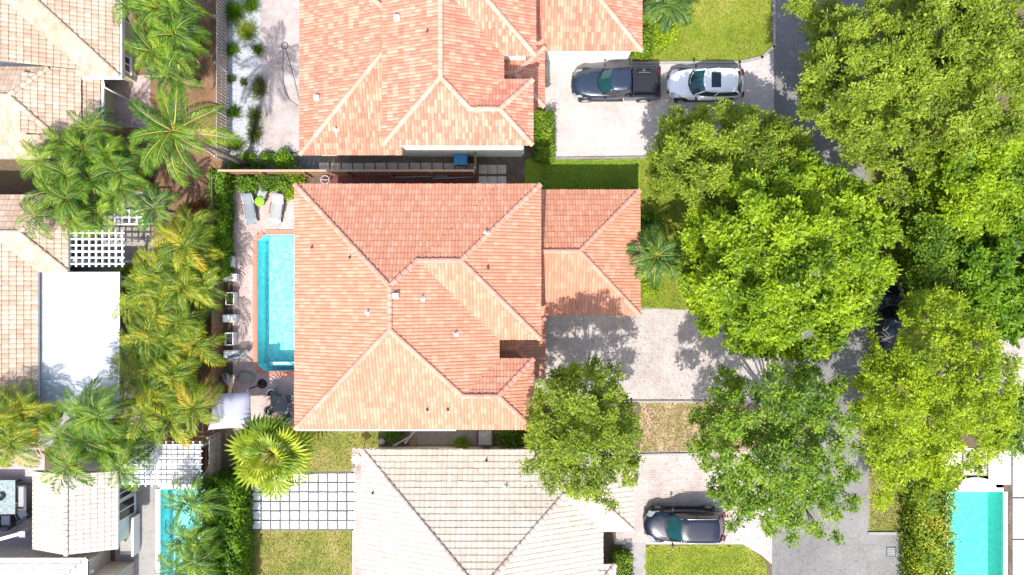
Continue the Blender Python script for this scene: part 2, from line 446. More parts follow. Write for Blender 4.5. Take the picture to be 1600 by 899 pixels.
class MB:
    def __init__(self):
        self.v, self.f, self.s = [], [], []

    def add(self, vs, fs, smooth=False):
        b = len(self.v)
        self.v.extend([tuple(p) for p in vs])
        for f in fs:
            self.f.append([b + i for i in f])
            self.s.append(smooth)
        return self

    def box(self, x0, x1, y0, y1, z0, z1):
        vs = [(x, y, z) for z in (z0, z1) for y in (y0, y1) for x in (x0, x1)]
        return self.add(vs, [(0, 2, 3, 1), (4, 5, 7, 6), (0, 1, 5, 4), (2, 6, 7, 3), (0, 4, 6, 2), (1, 3, 7, 5)])

    def cbox(self, c, size, rz=0.0, taper=1.0, ry=0.0):
        sx, sy, sz = (q / 2 for q in size)
        mt = Matrix.Translation(Vector(c)) @ Matrix.Rotation(rz, 4, 'Z') @ Matrix.Rotation(ry, 4, 'Y')
        vs = [mt @ Vector((x * (taper if z > 0 else 1), y * (taper if z > 0 else 1), z)) for z in (-sz, sz) for y in (-sy, sy) for x in (-sx, sx)]
        return self.add(vs, [(0, 2, 3, 1), (4, 5, 7, 6), (0, 1, 5, 4), (2, 6, 7, 3), (0, 4, 6, 2), (1, 3, 7, 5)])

    def prism(self, poly, z0, z1, bottom=True):
        n = len(poly)
        vs = [(x, y, z0) for x, y in poly] + [(x, y, z1) for x, y in poly]
        fs = [tuple(range(n, 2 * n))]
        if bottom:
            fs.append(tuple(reversed(range(n))))
        fs += [(i, (i + 1) % n, n + (i + 1) % n, n + i) for i in range(n)]
        return self.add(vs, fs)

    def sheet(self, poly, z):
        return self.add([(x, y, z) for x, y in poly], [tuple(range(len(poly)))])

    def tube(self, pts, rad, n=8, caps=True, smooth=True):
        pts = [Vector(p) for p in pts]
        if not hasattr(rad, '__len__'):
            rad = [rad] * len(pts)
        rings = []
        for i, p in enumerate(pts):
            d = (pts[min(i + 1, len(pts) - 1)] - pts[max(i - 1, 0)]).normalized()
            a = d.cross(Vector((0, 0, 1)))
            if a.length < 1e-4:
                a = Vector((1, 0, 0))
            a.normalize()
            b = d.cross(a)
            rings.append([p + (a * math.cos(2 * PI * k / n) + b * math.sin(2 * PI * k / n)) * rad[i] for k in range(n)])
        vs = [q for r in rings for q in r]
        fs = []
        for i in range(len(pts) - 1):
            for k in range(n):
                k2 = (k + 1) % n
                fs.append((i * n + k, i * n + k2, (i + 1) * n + k2, (i + 1) * n + k))
        self.add(vs, fs, smooth)
        if caps:
            b = len(self.v) - len(vs)
            self.f.append([b + k for k in reversed(range(n))]); self.s.append(False)
            self.f.append([b + (len(pts) - 1) * n + k for k in range(n)]); self.s.append(False)
        return self

    def lathe(self, prof, n=16, c=(0, 0, 0), sx=1.0, sy=1.0, smooth=True):
        vs, fs = [], []
        for r, z in prof:
            for k in range(n):
                a = 2 * PI * k / n
                vs.append((c[0] + r * sx * math.cos(a), c[1] + r * sy * math.sin(a), c[2] + z))
        m = len(prof)
        for i in range(m - 1):
            for k in range(n):
                k2 = (k + 1) % n
                fs.append((i * n + k, i * n + k2, (i + 1) * n + k2, (i + 1) * n + k))
        self.add(vs, fs, smooth)
        b = len(self.v) - len(vs)
        self.f.append([b + (m - 1) * n + k for k in range(n)]); self.s.append(False)
        self.f.append([b + k for k in reversed(range(n))]); self.s.append(False)
        return self

    def mesh(self, name, mat):
        me = bpy.data.meshes.new(name)
        me.from_pydata(self.v, [], self.f)
        me.polygons.foreach_set('use_smooth', self.s)
        me.materials.append(mat)
        me.update()
        return me

    def build(self, name, mat, parent=None, mat4=None):
        return link(name, self.mesh(name, mat), parent, mat4)


def bevel(o, wd=0.02, seg=2):
    md = o.modifiers.new('bevel', 'BEVEL')
    md.width = wd
    md.segments = seg
    md.limit_method = 'ANGLE'
    md.angle_limit = R(35)
    return o


def px_poly(pts):
    out = [(P(x, y).x, P(x, y).y) for x, y in pts]
    a = sum(out[i][0] * out[(i + 1) % len(out)][1] - out[(i + 1) % len(out)][0] * out[i][1] for i in range(len(out)))
    return out if a > 0 else out[::-1]


def ragged(poly, step=0.22, amp=0.05):
    out = []
    for i, p in enumerate(poly):
        q = poly[(i + 1) % len(poly)]
        L = math.hypot(q[0] - p[0], q[1] - p[1])
        m = min(160, max(1, int(L / step)))
        for k in range(m):
            t = k / m
            out.append((p[0] + (q[0] - p[0]) * t + rnd.gauss(0, amp), p[1] + (q[1] - p[1]) * t + rnd.gauss(0, amp)))
    return out


def struct(name, pts, z, mat):
    poly = px_poly(pts)
    if name in ('lawn', 'planting_bed', 'gravel_bed', 'verge'):
        poly = ragged(poly)
    o = MB().sheet(poly, z).build(name, mat)
    o['kind'] = 'structure'
    return o


def rect_px(x0, x1, y0, y1):
    return [(x0, y0), (x1, y0), (x1, y1), (x0, y1)]


def cells(x0, x1, y0, y1, holes):
    xs = sorted({x0, x1, *[h[0] for h in holes], *[h[1] for h in holes]})
    ys = sorted({y0, y1, *[h[2] for h in holes], *[h[3] for h in holes]})
    out = []
    for i in range(len(xs) - 1):
        for j in range(len(ys) - 1):
            cx, cy = (xs[i] + xs[i + 1]) / 2, (ys[j] + ys[j + 1]) / 2
            if cx < x0 or cx > x1 or cy < y0 or cy > y1:
                continue
            if any(h[0] < cx < h[1] and h[2] < cy < h[3] for h in holes):
                continue
            out.append((xs[i], xs[i + 1], ys[j], ys[j + 1]))
    return out


def quads_mesh(name, V, mat, parent=None, nv=4):
    """V: (n, nv, 3) array, one face per row, joined in one mesh."""
    n = len(V)
    me = bpy.data.meshes.new(name)
    me.vertices.add(n * nv)
    me.vertices.foreach_set('co', np.ascontiguousarray(V, dtype=np.float32).ravel())
    me.loops.add(n * nv)
    me.loops.foreach_set('vertex_index', np.arange(n * nv, dtype=np.int32))
    me.polygons.add(n)
    me.polygons.foreach_set('loop_start', np.arange(0, n * nv, nv, dtype=np.int32))
    me.materials.append(mat)
    me.update(calc_edges=True)
    return link(name, me, parent)


def nrm(a):
    return a / np.maximum(np.linalg.norm(a, axis=1, keepdims=True), 1e-6)


def leaf_quads(pos, d, n, L, W):
    """Rhombic leaves: base at pos, along d, facing n."""
    d = nrm(d)
    s = nrm(np.cross(d, n))
    u = np.cross(s, d)
    L = L[:, None]
    W = W[:, None]
    mid = pos + d * L * 0.5 + u * L * 0.06
    return np.stack([pos, mid + s * W * 0.5, pos + d * L, mid - s * W * 0.5], axis=1)


# ------------------------------------------------------------------ the ground and everything laid on it
BIG = 300 / S
POOL = (402, 487, 364, 582)          # holes, in ground pixels (x0, x1, y0, y1)
POOL_W = (250, 318, 762, 960)
POOL_E = (1472, 1568, 744, 960)
mb = MB()
for a, b, c, d in cells(-BIG, BIG, -BIG, BIG, [POOL, POOL_W, POOL_E]):
    mb.sheet(px_poly(rect_px(a, b, c, d)), 0.0)
mb.build('ground', M['soil'])['kind'] = 'structure'

struct('road', rect_px(1206, 1357, -2500, 3400), 0.012, M['road'])
struct('side_road', rect_px(1353, 1416, 834, 960), 0.008, M['road'])
struct('verge', rect_px(1357, 1414, -600, 834), 0.004, M['verge'])
struct('verge', rect_px(1085, 1206, 247, 470), 0.004, M['lawn'])
struct('verge', rect_px(1000, 1206, 625, 712), 0.004, M['litter_ground'])
struct('driveway', [(838, 470), (1000, 480), (1078, 485), (1206, 462), (1206, 646), (1120, 629), (836, 629), (836, 600)], 0.016, M['paver_grey'])
struct('driveway', [(850, 60), (985, 80), (985, 100), (1155, 99), (1190, 92), (1209, 76), (1209, 268), (1160, 247), (862, 247), (852, 180)], 0.016, M['paver_pink'])
struct('driveway', [(935, 709), (1206, 700), (1206, 882), (1190, 868), (1160, 851), (960, 851)], 0.016, M['paver_south'])
struct('garden_path', rect_px(978, 1009, 848, 960), 0.020, M['concrete'])
struct('lawn', [(1010, -60), (1210, -60), (1210, 74), (1190, 90), (1155, 97), (1010, 97)], 0.008, M['lawn'])
struct('lawn', rect_px(990, 1094, 249, 486), 0.008, M['lawn'])
struct('lawn', rect_px(820, 999, 249, 305), 0.012, M['lawn_green'])
struct('lawn', [(1009, 852), (1160, 852), (1190, 870), (1198, 884), (1198, 960), (1009, 960)], 0.024, M['lawn'])
struct('lawn', rect_px(382, 549, 828, 960), 0.008, M['lawn_dry'])
struct('lawn', rect_px(375, 593, 655, 738), 0.004, M['lawn_dry'])
mb = MB()
for a, b, c, d in cells(364, 520, 288, 672, [POOL]):
    mb.sheet(px_poly(rect_px(a, b, c, d)), 0.012)
mb.build('pool_deck', M['deck_pink'])['kind'] = 'structure'
struct('gravel_bed', rect_px(356, 408, -60, 268), 0.008, M['gravel_bed'])
struct('patio', rect_px(406, 500, -60, 237), 0.016, M['deck_white'])
struct('side_yard', rect_px(400, 500, 237, 268), 0.012, M['gravel_grey'])
struct('side_yard', rect_px(500, 838, 225, 274), 0.004, M['soil_dark'])
struct('side_yard', rect_px(500, 745, 274, 300), 0.006, M['maroon'])
struct('side_yard', rect_px(592, 835, 640, 730), 0.005, M['soil_dark'])
struct('concrete_strip', rect_px(640, 745, 655, 695), 0.010, M['concrete_dark'])
struct('concrete_strip', rect_px(640, 870, 697, 712), 0.014, M['concrete'])
struct('paver_bed', rect_px(385, 552, 737, 829), 0.012, M['gravel_grey'])
struct('paved_strip', rect_px(550, 585, 700, 960), 0.012, M['paver_south'])
struct('planting_bed', rect_px(185, 352, -60, 300), 0.004, M['soil_brown'])
struct('planting_bed', rect_px(185, 348, 300, 700), 0.005, M['soil_brown'])
struct('patio', rect_px(150, 235, 118, 200), 0.012, M['deck_pink'])
struct('patio', rect_px(60, 240, 300, 700), 0.010, M['concrete'])
struct('patio', rect_px(-200, 70, 700, 860), 0.014, M['deck_pink'])
struct('patio', rect_px(180, 250, 700, 960), 0.014, M['concrete'])
struct('planting_bed', rect_px(1412, 1520, 200, 560), 0.008, M['soil_brown'])
struct('patio', rect_px(1560, 1700, 520, 700), 0.012, M['paver_south'])

# pale edging kerbs along the drives
def kerb(label_pts, wd=0.16, h=0.11, mat='concrete'):
    mb = MB()
    for (a, b) in zip(label_pts[:-1], label_pts[1:]):
        p, q = P(*a), P(*b)
        dv = (q - p)
        mb.cbox(((p.x + q.x) / 2, (p.y + q.y) / 2, h / 2 + 0.001), (dv.length + wd * 0.9, wd, h), math.atan2(dv.y, dv.x))
    o = mb.build('kerb', M[mat])
    o['kind'] = 'structure'
    return o


kerb([(985, 627), (1122, 627)], wd=0.10, mat='concrete')
kerb([(1000, 710), (1110, 708)], wd=0.09, mat='concrete')
kerb([(985, 99), (1155, 98)], mat='concrete')
kerb([(1155, 98), (1190, 90), (1209, 74), (1209, -60)], mat='concrete')
kerb([(864, 248), (1030, 246)], wd=0.12, mat='concrete_dark')
kerb([(1357, 833), (1412, 833)], mat='concrete')


# ------------------------------------------------------------------ roofs
def clip(poly, a, b, c):
    out = []
    n = len(poly)
    for i in range(n):
        p, q = poly[i], poly[(i + 1) % n]
        dp = a * p[0] + b * p[1] + c
        dq = a * q[0] + b * q[1] + c
        if dp >= 0:
            out.append(p)
        if (dp > 0 > dq) or (dp < 0 < dq):
            t = dp / (dp - dq)
            out.append((p[0] + (q[0] - p[0]) * t, p[1] + (q[1] - p[1]) * t))
    return out


def area(poly):
    return abs(sum(poly[i][0] * poly[(i + 1) % len(poly)][1] - poly[(i + 1) % len(poly)][0] * poly[i][1] for i in range(len(poly)))) / 2 if len(poly) > 2 else 0


class Wing:
    def __init__(self, x0, x1, y0, y1, z, k=0.42, sides='NSEW'):
        self.r = (x0, x1, y0, y1)
        self.z, self.k, self.sides = z, k, sides
        self.pl = {}
        for s in sides:
            self.pl[s] = {'W': (k, 0, z - k * x0), 'E': (-k, 0, z + k * x1), 'S': (0, k, z - k * y0), 'N': (0, -k, z + k * y1)}[s]

    def inside(self, x, y, e=1e-6):
        return self.r[0] - e <= x <= self.r[1] + e and self.r[2] - e <= y <= self.r[3] + e

    def h(self, x, y):
        return min(a * x + b * y + c for a, b, c in self.pl.values())


def seen(px0, px1, py0, py1, z, k=0.42, sides='NSEW'):
    """Wing whose eave outline, at height z, shows at these photo pixels."""
    a, b = P(px0, py1, z), P(px1, py0, z)
    return Wing(a.x, b.x, a.y, b.y, z, k, sides)


def gpx(x0, x1, y0, y1, z, k=0.42, sides='NSEW'):
    """Wing given in plan pixels from the picture's centre (y up)."""
    return Wing(x0 * S, x1 * S, y0 * S, y1 * S, z, k, sides)


def roof_h(wings, x, y):
    hs = [wg.h(x, y) for wg in wings if wg.inside(x, y)]
    return max(hs) if hs else None


FR = {'S': ((1, 0), (0, 1)), 'N': ((-1, 0), (0, -1)), 'W': ((0, -1), (1, 0)), 'E': ((0, 1), (-1, 0))}


def faces_of(wings, view=None):
    out = []
    for i, wg in enumerate(wings):
        x0, x1, y0, y1 = wg.r
        for s, (a, b, c) in wg.pl.items():
            poly = [(x0, y0), (x1, y0), (x1, y1), (x0, y1)]
            for t, (a2, b2, c2) in wg.pl.items():
                if t != s:
                    poly = clip(poly, a2 - a, b2 - b, c2 - c)
            pieces = [poly]
            for j, o in enumerate(wings):
                if j == i:
                    continue
                e = 1e-5 if j < i else -1e-5
                X0, X1, Y0, Y1 = o.r
                hp = [(1, 0, -X0), (-1, 0, X1), (0, 1, -Y0), (0, -1, Y1)]
                hp += [(a2 - a, b2 - b, c2 - c + e) for a2, b2, c2 in o.pl.values()]
                dead = False
                hp2 = []
                for h in hp:
                    if abs(h[0]) + abs(h[1]) < 1e-9:
                        if h[2] < 0:
                            dead = True
                    else:
                        hp2.append(h)
                if dead:
                    continue
                new = []
                for pc in pieces:
                    rest = pc
                    for h in hp2:
                        outp = clip(rest, -h[0], -h[1], -h[2])
                        if area(outp) > 1e-4:
                            new.append(outp)
                        rest = clip(rest, *h)
                        if area(rest) < 1e-6:
                            break
                pieces = new
            if view:
                pieces = [clip(clip(clip(clip(pc, 1, 0, -view[0]), -1, 0, view[1]), 0, 1, -view[2]), 0, -1, view[3]) for pc in pieces]
            pieces = [pc for pc in pieces if area(pc) > 1e-3]
            if pieces:
                out.append((i, s, (a, b, c), pieces))
    return out


# the part of the world that the frame (and a step to the side of it) can show
VIEW = (-36.0, 36.0, -21.5, 21.5)
CAPS = {}


def cap_mesh(mat, wd, ln):
    key = (mat.name, wd, ln)
    if key not in CAPS:
        mb = MB()
        n = 6
        prof0 = [(wd / 2 * math.cos(PI * k / n), wd / 2 * 0.62 * math.sin(PI * k / n)) for k in range(n + 1)]
        vs, fs = [], []
        for x, sc, dz in ((0, 1.0, 0.035), (ln, 0.84, 0.0)):
            for (yy, zz) in prof0:
                vs.append((x, yy * sc, zz * sc + dz))
        for k in range(n):
            fs.append((k, k + 1, n + 2 + k, n + 1 + k))
        mb.add(vs, fs, True)
        b = len(mb.v)
        mb.add([(0, yy * 0.8, zz * 0.7 - 0.01) for yy, zz in prof0] + [(0, yy, zz + 0.035) for yy, zz in prof0], [(k + 1, k, n + 1 + k, n + 2 + k) for k in range(n)])
        CAPS[key] = mb.mesh('ridge_cap', mat)
    return CAPS[key]


def make_roof(root, name, wings, tmat, under, tw=0.18, ex=0.345, hump=0.038, lift=0.028, singles=300, capw=0.30, fascia='white', valley=True, wallmat=None, overhang=0.5, wall_bottom=0.0, capmat=None, groove=False):
    """Roof deck with courses of tiles cut to every hip and valley, ridge caps, fascia and the walls below."""
    faces = faces_of(wings, VIEW)
    deck = MB()
    for i, s, (a, b, c), pieces in faces:
        for pc in pieces:
            if sum(pc[q][0] * pc[(q + 1) % len(pc)][1] - pc[(q + 1) % len(pc)][0] * pc[q][1] for q in range(len(pc))) < 0:
                pc = pc[::-1]
            deck.add([(x, y, a * x + b * y + c - 0.012) for x, y in pc], [tuple(range(len(pc)))])
    rf = deck.build(name, under, root)
    # ---- tiles
    prof = [(0.0, 0.0), (0.10, hump), (0.5, hump * 1.15), (0.90, hump), (1.0, 0.0)] if groove else [(0.0, 0.0), (0.22, hump * 0.85), (0.5, hump), (0.78, hump * 0.85), (1.0, 0.0)]
    full = MB()
    npf = len(prof)
    vs = [(u * tw, 0, h + lift) for u, h in prof] + [(u * tw, ex, h + 0.002) for u, h in prof] + [(u * tw, 0, -0.01) for u, h in prof]
    fs = [(k, k + 1, npf + k + 1, npf + k) for k in range(npf - 1)] + [(2 * npf + k, 2 * npf + k + 1, k + 1, k) for k in range(npf - 1)]
    full.add(vs, fs)
    FV = np.array(vs)
    fullmesh = full.mesh('tile', tmat)
    fulls = []
    JV, JF = [], []
    for i, s, (a, b, c), pieces in faces:
        wg = wings[i]
        U, V = FR[s]
        k = wg.k
        cs = 1 / math.sqrt(1 + k * k)
        O = {'S': (wg.r[0], wg.r[2]), 'N': (wg.r[1], wg.r[3]), 'W': (wg.r[0], wg.r[3]), 'E': (wg.r[1], wg.r[2])}[s]
        ph = (hash((round(O[0], 2), s)) % 97) / 97.0 * 0 + 0.0
        D = np.array([V[0] * cs, V[1] * cs, k * cs])
        Uv = np.array([U[0], U[1], 0.0])
        N = np.cross(Uv, D)
        O3 = np.array([O[0], O[1], wg.z])
        part = {}
        for pc in pieces:
            uv = [((x - O[0]) * U[0] + (y - O[1]) * U[1], ((x - O[0]) * V[0] + (y - O[1]) * V[1]) / cs) for x, y in pc]
            if sum(uv[q][0] * uv[(q + 1) % len(uv)][1] - uv[(q + 1) % len(uv)][0] * uv[q][1] for q in range(len(uv))) < 0:
                uv = uv[::-1]
            hps = []
            for q in range(len(uv)):
                p0, p1 = uv[q], uv[(q + 1) % len(uv)]
                if math.hypot(p1[0] - p0[0], p1[1] - p0[1]) < 1e-5:
                    continue
                hps.append((-(p1[1] - p0[1]), p1[0] - p0[0], (p1[1] - p0[1]) * p0[0] - (p1[0] - p0[0]) * p0[1]))
            u0, u1 = min(p[0] for p in uv), max(p[0] for p in uv)
            v0, v1 = min(p[1] for p in uv), max(p[1] for p in uv)
            for r in range(int(math.floor(v0 / ex)), int(math.ceil(v1 / ex))):
                for q in range(int(math.floor(u0 / tw)), int(math.ceil(u1 / tw))):
                    cu, cv = (q + 0.5) * tw, (r + 0.5) * ex
                    ins = True
                    for (ha, hb, hc) in hps:
                        d = ha * cu + hb * cv + hc
                        ext = abs(ha) * tw / 2 + abs(hb) * ex / 2
                        if d + ext < 1e-9:
                            ins = None
                            break
                        if d - ext < -1e-7:
                            ins = False
                    if ins is None:
                        continue
                    if ins:
                        fulls.append((O3 + Uv * q * tw + D * r * ex, Uv, D, N))
                    else:
                        rect = [(q * tw, r * ex), ((q + 1) * tw, r * ex), ((q + 1) * tw, (r + 1) * ex), (q * tw, (r + 1) * ex)]
                        for (ha, hb, hc) in hps:
                            rect = clip(rect, ha, hb, hc)
                            if len(rect) < 3:
                                break
                        if area(rect) > 2e-4:
                            part.setdefault((r, q), []).append(rect)
        for (r, q), polys in part.items():
            idx = {}

            def vid(u, v, n):
                key = (round(u, 4), round(v, 4), round(n, 4))
                if key not in idx:
                    idx[key] = len(JV)
                    JV.append(tuple(O3 + Uv * u + D * v + N * n))
                return idx[key]
            for rect in polys:
                for kk in range(npf - 1):
                    ua, ub = (q + prof[kk][0]) * tw, (q + prof[kk + 1][0]) * tw
                    st = clip(clip(rect, 1, 0, -ua), -1, 0, ub)
                    if area(st) < 1e-5:
                        continue
                    ids = []
                    for (u, v) in st:
                        t = (u - ua) / (ub - ua)
                        n = prof[kk][1] + (prof[kk + 1][1] - prof[kk][1]) * t + lift * (1 - (v / ex - r))
                        ids.append(vid(u, v, n))
                    JF.append(ids)
                    low = [(u, v) for u, v in st if abs(v - r * ex) < 1e-5]
                    if len(low) == 2:
                        (ulo, vv), (uhi, _) = sorted(low)
                        f2 = []
                        for u in (ulo, uhi):
                            t = (u - ua) / (ub - ua)
                            f2.append(prof[kk][1] + (prof[kk + 1][1] - prof[kk][1]) * t + lift)
                        JF.append([vid(ulo, vv, -0.01), vid(uhi, vv, -0.01), vid(uhi, vv, f2[1]), vid(ulo, vv, f2[0])])
    # the highest whole tiles are objects of their own; the rest of the field is one part
    def vis(t):
        o = t[0]
        kx = H / (H - o[2])
        return abs(o[0]) * kx < 32 and abs(o[1]) * kx < 18
    fulls.sort(key=lambda t: (0 if vis(t) else 1, -t[0][2]))
    sing, rest = fulls[:singles], fulls[singles:]
    for (o, Uv, D, N) in sing:
        m4 = Matrix(((Uv[0], D[0], N[0], o[0]), (Uv[1], D[1], N[1], o[1]), (Uv[2], D[2], N[2], o[2]), (0, 0, 0, 1)))
        m4 = m4 @ Matrix.Rotation(rnd.gauss(0, 0.008), 4, 'X') @ Matrix.Rotation(rnd.gauss(0, 0.01), 4, 'Z')
        link('tile', fullmesh, rf, m4)
    base = len(JV)
    rs = np.random.RandomState(3)
    for ti, (o, Uv, D, N) in enumerate(rest):
        jn = rs.normal(0, 0.003)
        jl = rs.normal(0, 0.006)
        pts = o + FV[:, :1] * Uv + (FV[:, 1:2] + jl) * D + (FV[:, 2:3] + jn) * N
        b = len(JV)
        JV.extend(map(tuple, pts))
        JF.extend([[b + x for x in f] for f in fs])
    if JV:
        me = bpy.data.meshes.new('roof_tiling')
        me.from_pydata(JV, [], JF)
        me.materials.append(tmat)
        tag(link('roof_tiling', me, rf), kind='stuff')
    # ---- hips and ridges
    segs = []
    for i, wg in enumerate(wings):
        ss = list(wg.pl)
        for ai in range(len(ss)):
            for bi in range(ai + 1, len(ss)):
                A, B = wg.pl[ss[ai]], wg.pl[ss[bi]]
                da, db, dc = A[0] - B[0], A[1] - B[1], A[2] - B[2]
                L = math.hypot(da, db)
                if L < 1e-9:
                    continue
                p0 = (-dc * da / L / L, -dc * db / L / L)
                dr = (-db / L, da / L)
                run = None
                steps = np.arange(-60, 60, 0.05)
                for t in list(steps) + [1e9]:
                    ok = False
                    if t < 1e8:
                        x, y = p0[0] + dr[0] * t, p0[1] + dr[1] * t
                        if wg.inside(x, y) and VIEW[0] < x < VIEW[1] and VIEW[2] < y < VIEW[3]:
                            hz = wg.h(x, y)
                            if abs(hz - (A[0] * x + A[1] * y + A[2])) < 1e-4:
                                nx, ny = da / L * 0.08, db / L * 0.08
                                e = [roof_h(wings, x, y), roof_h(wings, x + nx, y + ny), roof_h(wings, x - nx, y - ny)]
                                if e[0] is not None and e[0] - hz < 1e-4:
                                    e1 = e[1] if e[1] is not None else hz - 0.03
                                    e2 = e[2] if e[2] is not None else hz - 0.03
                                    ok = hz - (e1 + e2) / 2 > 0.008
                    if ok and run is None:
                        run = t
                    if not ok and run is not None:
                        if t - run > 0.3:
                            tt = min(t, 60) - 0.05 if t < 1e8 else steps[-1]
                            q0 = (p0[0] + dr[0] * run, p0[1] + dr[1] * run)
                            q1 = (p0[0] + dr[0] * tt, p0[1] + dr[1] * tt)
                            segs.append((Vector((*q0, wg.h(*q0))), Vector((*q1, wg.h(*q1)))))
                        run = None
    cl = 0.36
    cm = cap_mesh(capmat or tmat, capw, cl + 0.05)
    for p, q in segs:
        if p.z > q.z:
            p, q = q, p
        d = q - p
        n = max(1, round(d.length / cl))
        x = d.normalized()
        y = Vector((0, 0, 1)).cross(x).normalized()
        zz = x.cross(y)
        for t in range(n):
            o = p + d * (t / n) + zz * 0.02
            m4 = Matrix(((x.x, y.x, zz.x, o.x), (x.y, y.y, zz.y, o.y), (x.z, y.z, zz.z, o.z), (0, 0, 0, 1)))
            link('ridge_cap', cm, rf, m4 @ Matrix.Rotation(rnd.gauss(0, 0.012), 4, 'Z'))
    # ---- fascia, soffit, walls along the outline of all wings
    def outline(inset):
        rs_ = []
        for wg in wings:
            x0, x1, y0, y1 = wg.r
            rs_.append((x0 + inset * ('W' in wg.sides), x1 - inset * ('E' in wg.sides), y0 + inset * ('S' in wg.sides), y1 - inset * ('N' in wg.sides)))
        xs = sorted({round(v, 4) for r_ in rs_ for v in r_[:2]})
        ys = sorted({round(v, 4) for r_ in rs_ for v in r_[2:]})
        occ = [[any(r_[0] < (xs[i] + xs[i + 1]) / 2 < r_[1] and r_[2] < (ys[j] + ys[j + 1]) / 2 < r_[3] for r_ in rs_) for j in range(len(ys) - 1)] for i in range(len(xs) - 1)]
        return xs, ys, occ

    def ring(inset, z0, z1, floor):
        xs, ys, occ = outline(inset)
        mb = MB()
        g = lambda i, j: 0 <= i < len(xs) - 1 and 0 <= j < len(ys) - 1 and occ[i][j]
        for i in range(len(xs) - 1):
            for j in range(len(ys) - 1):
                if not occ[i][j]:
                    continue
                x0, x1, y0, y1 = xs[i], xs[i + 1], ys[j], ys[j + 1]
                if floor:
                    mb.add([(x0, y0, z0), (x0, y1, z0), (x1, y1, z0), (x1, y0, z0)], [(0, 1, 2, 3)])
                for (ii, jj, pa, pb) in ((i - 1, j, (x0, y1), (x0, y0)), (i + 1, j, (x1, y0), (x1, y1)), (i, j - 1, (x0, y0), (x1, y0)), (i, j + 1, (x1, y1), (x0, y1))):
                    if not g(ii, jj):
                        mb.add([(*pa, z0), (*pb, z0), (*pb, z1), (*pa, z1)], [(0, 1, 2, 3)])
        return mb
    ze = min(wg.z for wg in wings)
    ring(0.05, ze - 0.2, ze - 0.005, True).build('fascia', M[fascia], root)
    if wallmat:
        ring(overhang, wall_bottom, ze - 0.2, False).build('wall', wallmat, root)
    return rf


def on_roof(wings, px, py):
    z = 5.0
    for _ in range(30):
        p = P(px, py, z)
        h = roof_h(wings, p.x, p.y)
        if h is None:
            break
        z = h
    return P(px, py, z)


def vent(rf, wings, px, py, kind=0):
    p = on_roof(wings, px, py)
    if kind == 0:     # plumbing pipe with flashing
        MB().lathe([(0.17, 0.0), (0.16, 0.05), (0.06, 0.07), (0.055, 0.34), (0.04, 0.35)], 10, p).build('vent_pipe', M['white'], rf)
    elif kind == 1:   # square white hood
        mb = MB().cbox((p.x, p.y, p.z + 0.16), (0.34, 0.30, 0.34), 0, 0.85)
        o = mb.build('vent_hood', M['white'], rf)
        bevel(o, 0.03)
    else:             # dark stub
        MB().lathe([(0.10, 0.0), (0.09, 0.06), (0.05, 0.08), (0.045, 0.28), (0.03, 0.29)], 8, p).build('vent_pipe', M['dgrey'], rf)


def window(root, c, wd, ht, face, mat='glass'):
    """Framed window standing 3 cm proud of a wall; face is the outward direction N/S/E/W."""
    ang = {'E': 0, 'N': PI / 2, 'W': PI, 'S': -PI / 2}[face]
    m4 = Matrix.Translation(Vector(c)) @ Matrix.Rotation(ang, 4, 'Z')
    mb = MB()
    t = 0.07
    for (y0, y1, z0, z1) in ((-wd / 2, wd / 2, ht / 2 - t, ht / 2), (-wd / 2, wd / 2, -ht / 2, -ht / 2 + t), (-wd / 2, -wd / 2 + t, -ht / 2 + t, ht / 2 - t), (wd / 2 - t, wd / 2, -ht / 2 + t, ht / 2 - t), (-t / 2, t / 2, -ht / 2 + t, ht / 2 - t)):
        mb.box(-0.02, 0.05, y0, y1, z0, z1)
    o = mb.build('window', M['white'], root, m4)
    for sg in (-1, 1):
        y0, y1 = sorted((sg * t / 2, sg * (wd / 2 - t)))
        MB().box(-0.01, 0.025, y0, y1, -ht / 2 + t, ht / 2 - t).build('pane', M[mat], o)
    MB().box(-0.02, 0.10, -wd / 2 - 0.06, wd / 2 + 0.06, -ht / 2 - 0.08, -ht / 2 - 0.002).build('sill', M['white'], o)
    return o


def garage_door(root, c, wd, ht, face):
    ang = {'E': 0, 'N': PI / 2, 'W': PI, 'S': -PI / 2}[face]
    m4 = Matrix.Translation(Vector(c)) @ Matrix.Rotation(ang, 4, 'Z')
    mb = MB().box(-0.02, 0.03, -wd / 2 - 0.1, wd / 2 + 0.1, -ht / 2, ht / 2 + 0.1)
    o = mb.build('garage_door', M['white'], root, m4)
    for k in range(4):
        z0 = -ht / 2 + k * ht / 4 + 0.015
        bevel(MB().box(0.032, 0.06, -wd / 2, wd / 2, z0, z0 + ht / 4 - 0.03).build('panel', M['white'], o), 0.01)
    return o


# ---- coral-roofed house in the middle
house = thing('house', 'two storey house with coral tiled hip roof beside the blue pool', 'house')
mw = [gpx(-293, -17.3, -191.3, 139.5, 6.0), gpx(-150, 38.9, -70, 139.5, 6.0, sides='NSE'), gpx(-150, 29.4, -191.3, -95.9, 6.0, sides='NSE')]
rf = make_roof(house, 'roof', mw, M['tile_coral'], M['underlay'], capmat=M['cap_coral'], wallmat=M['stucco'], wall_bottom=0.0)
for (x, y, k) in ((488, 387, 2), (575, 489, 0), (619, 462, 1), (660, 467, 0), (712, 522, 0), (547, 403, 2), (760, 365, 0), (668, 640, 2), (762, 419, 2), (700, 640, 2)):
    vent(rf, mw, x, y, k)
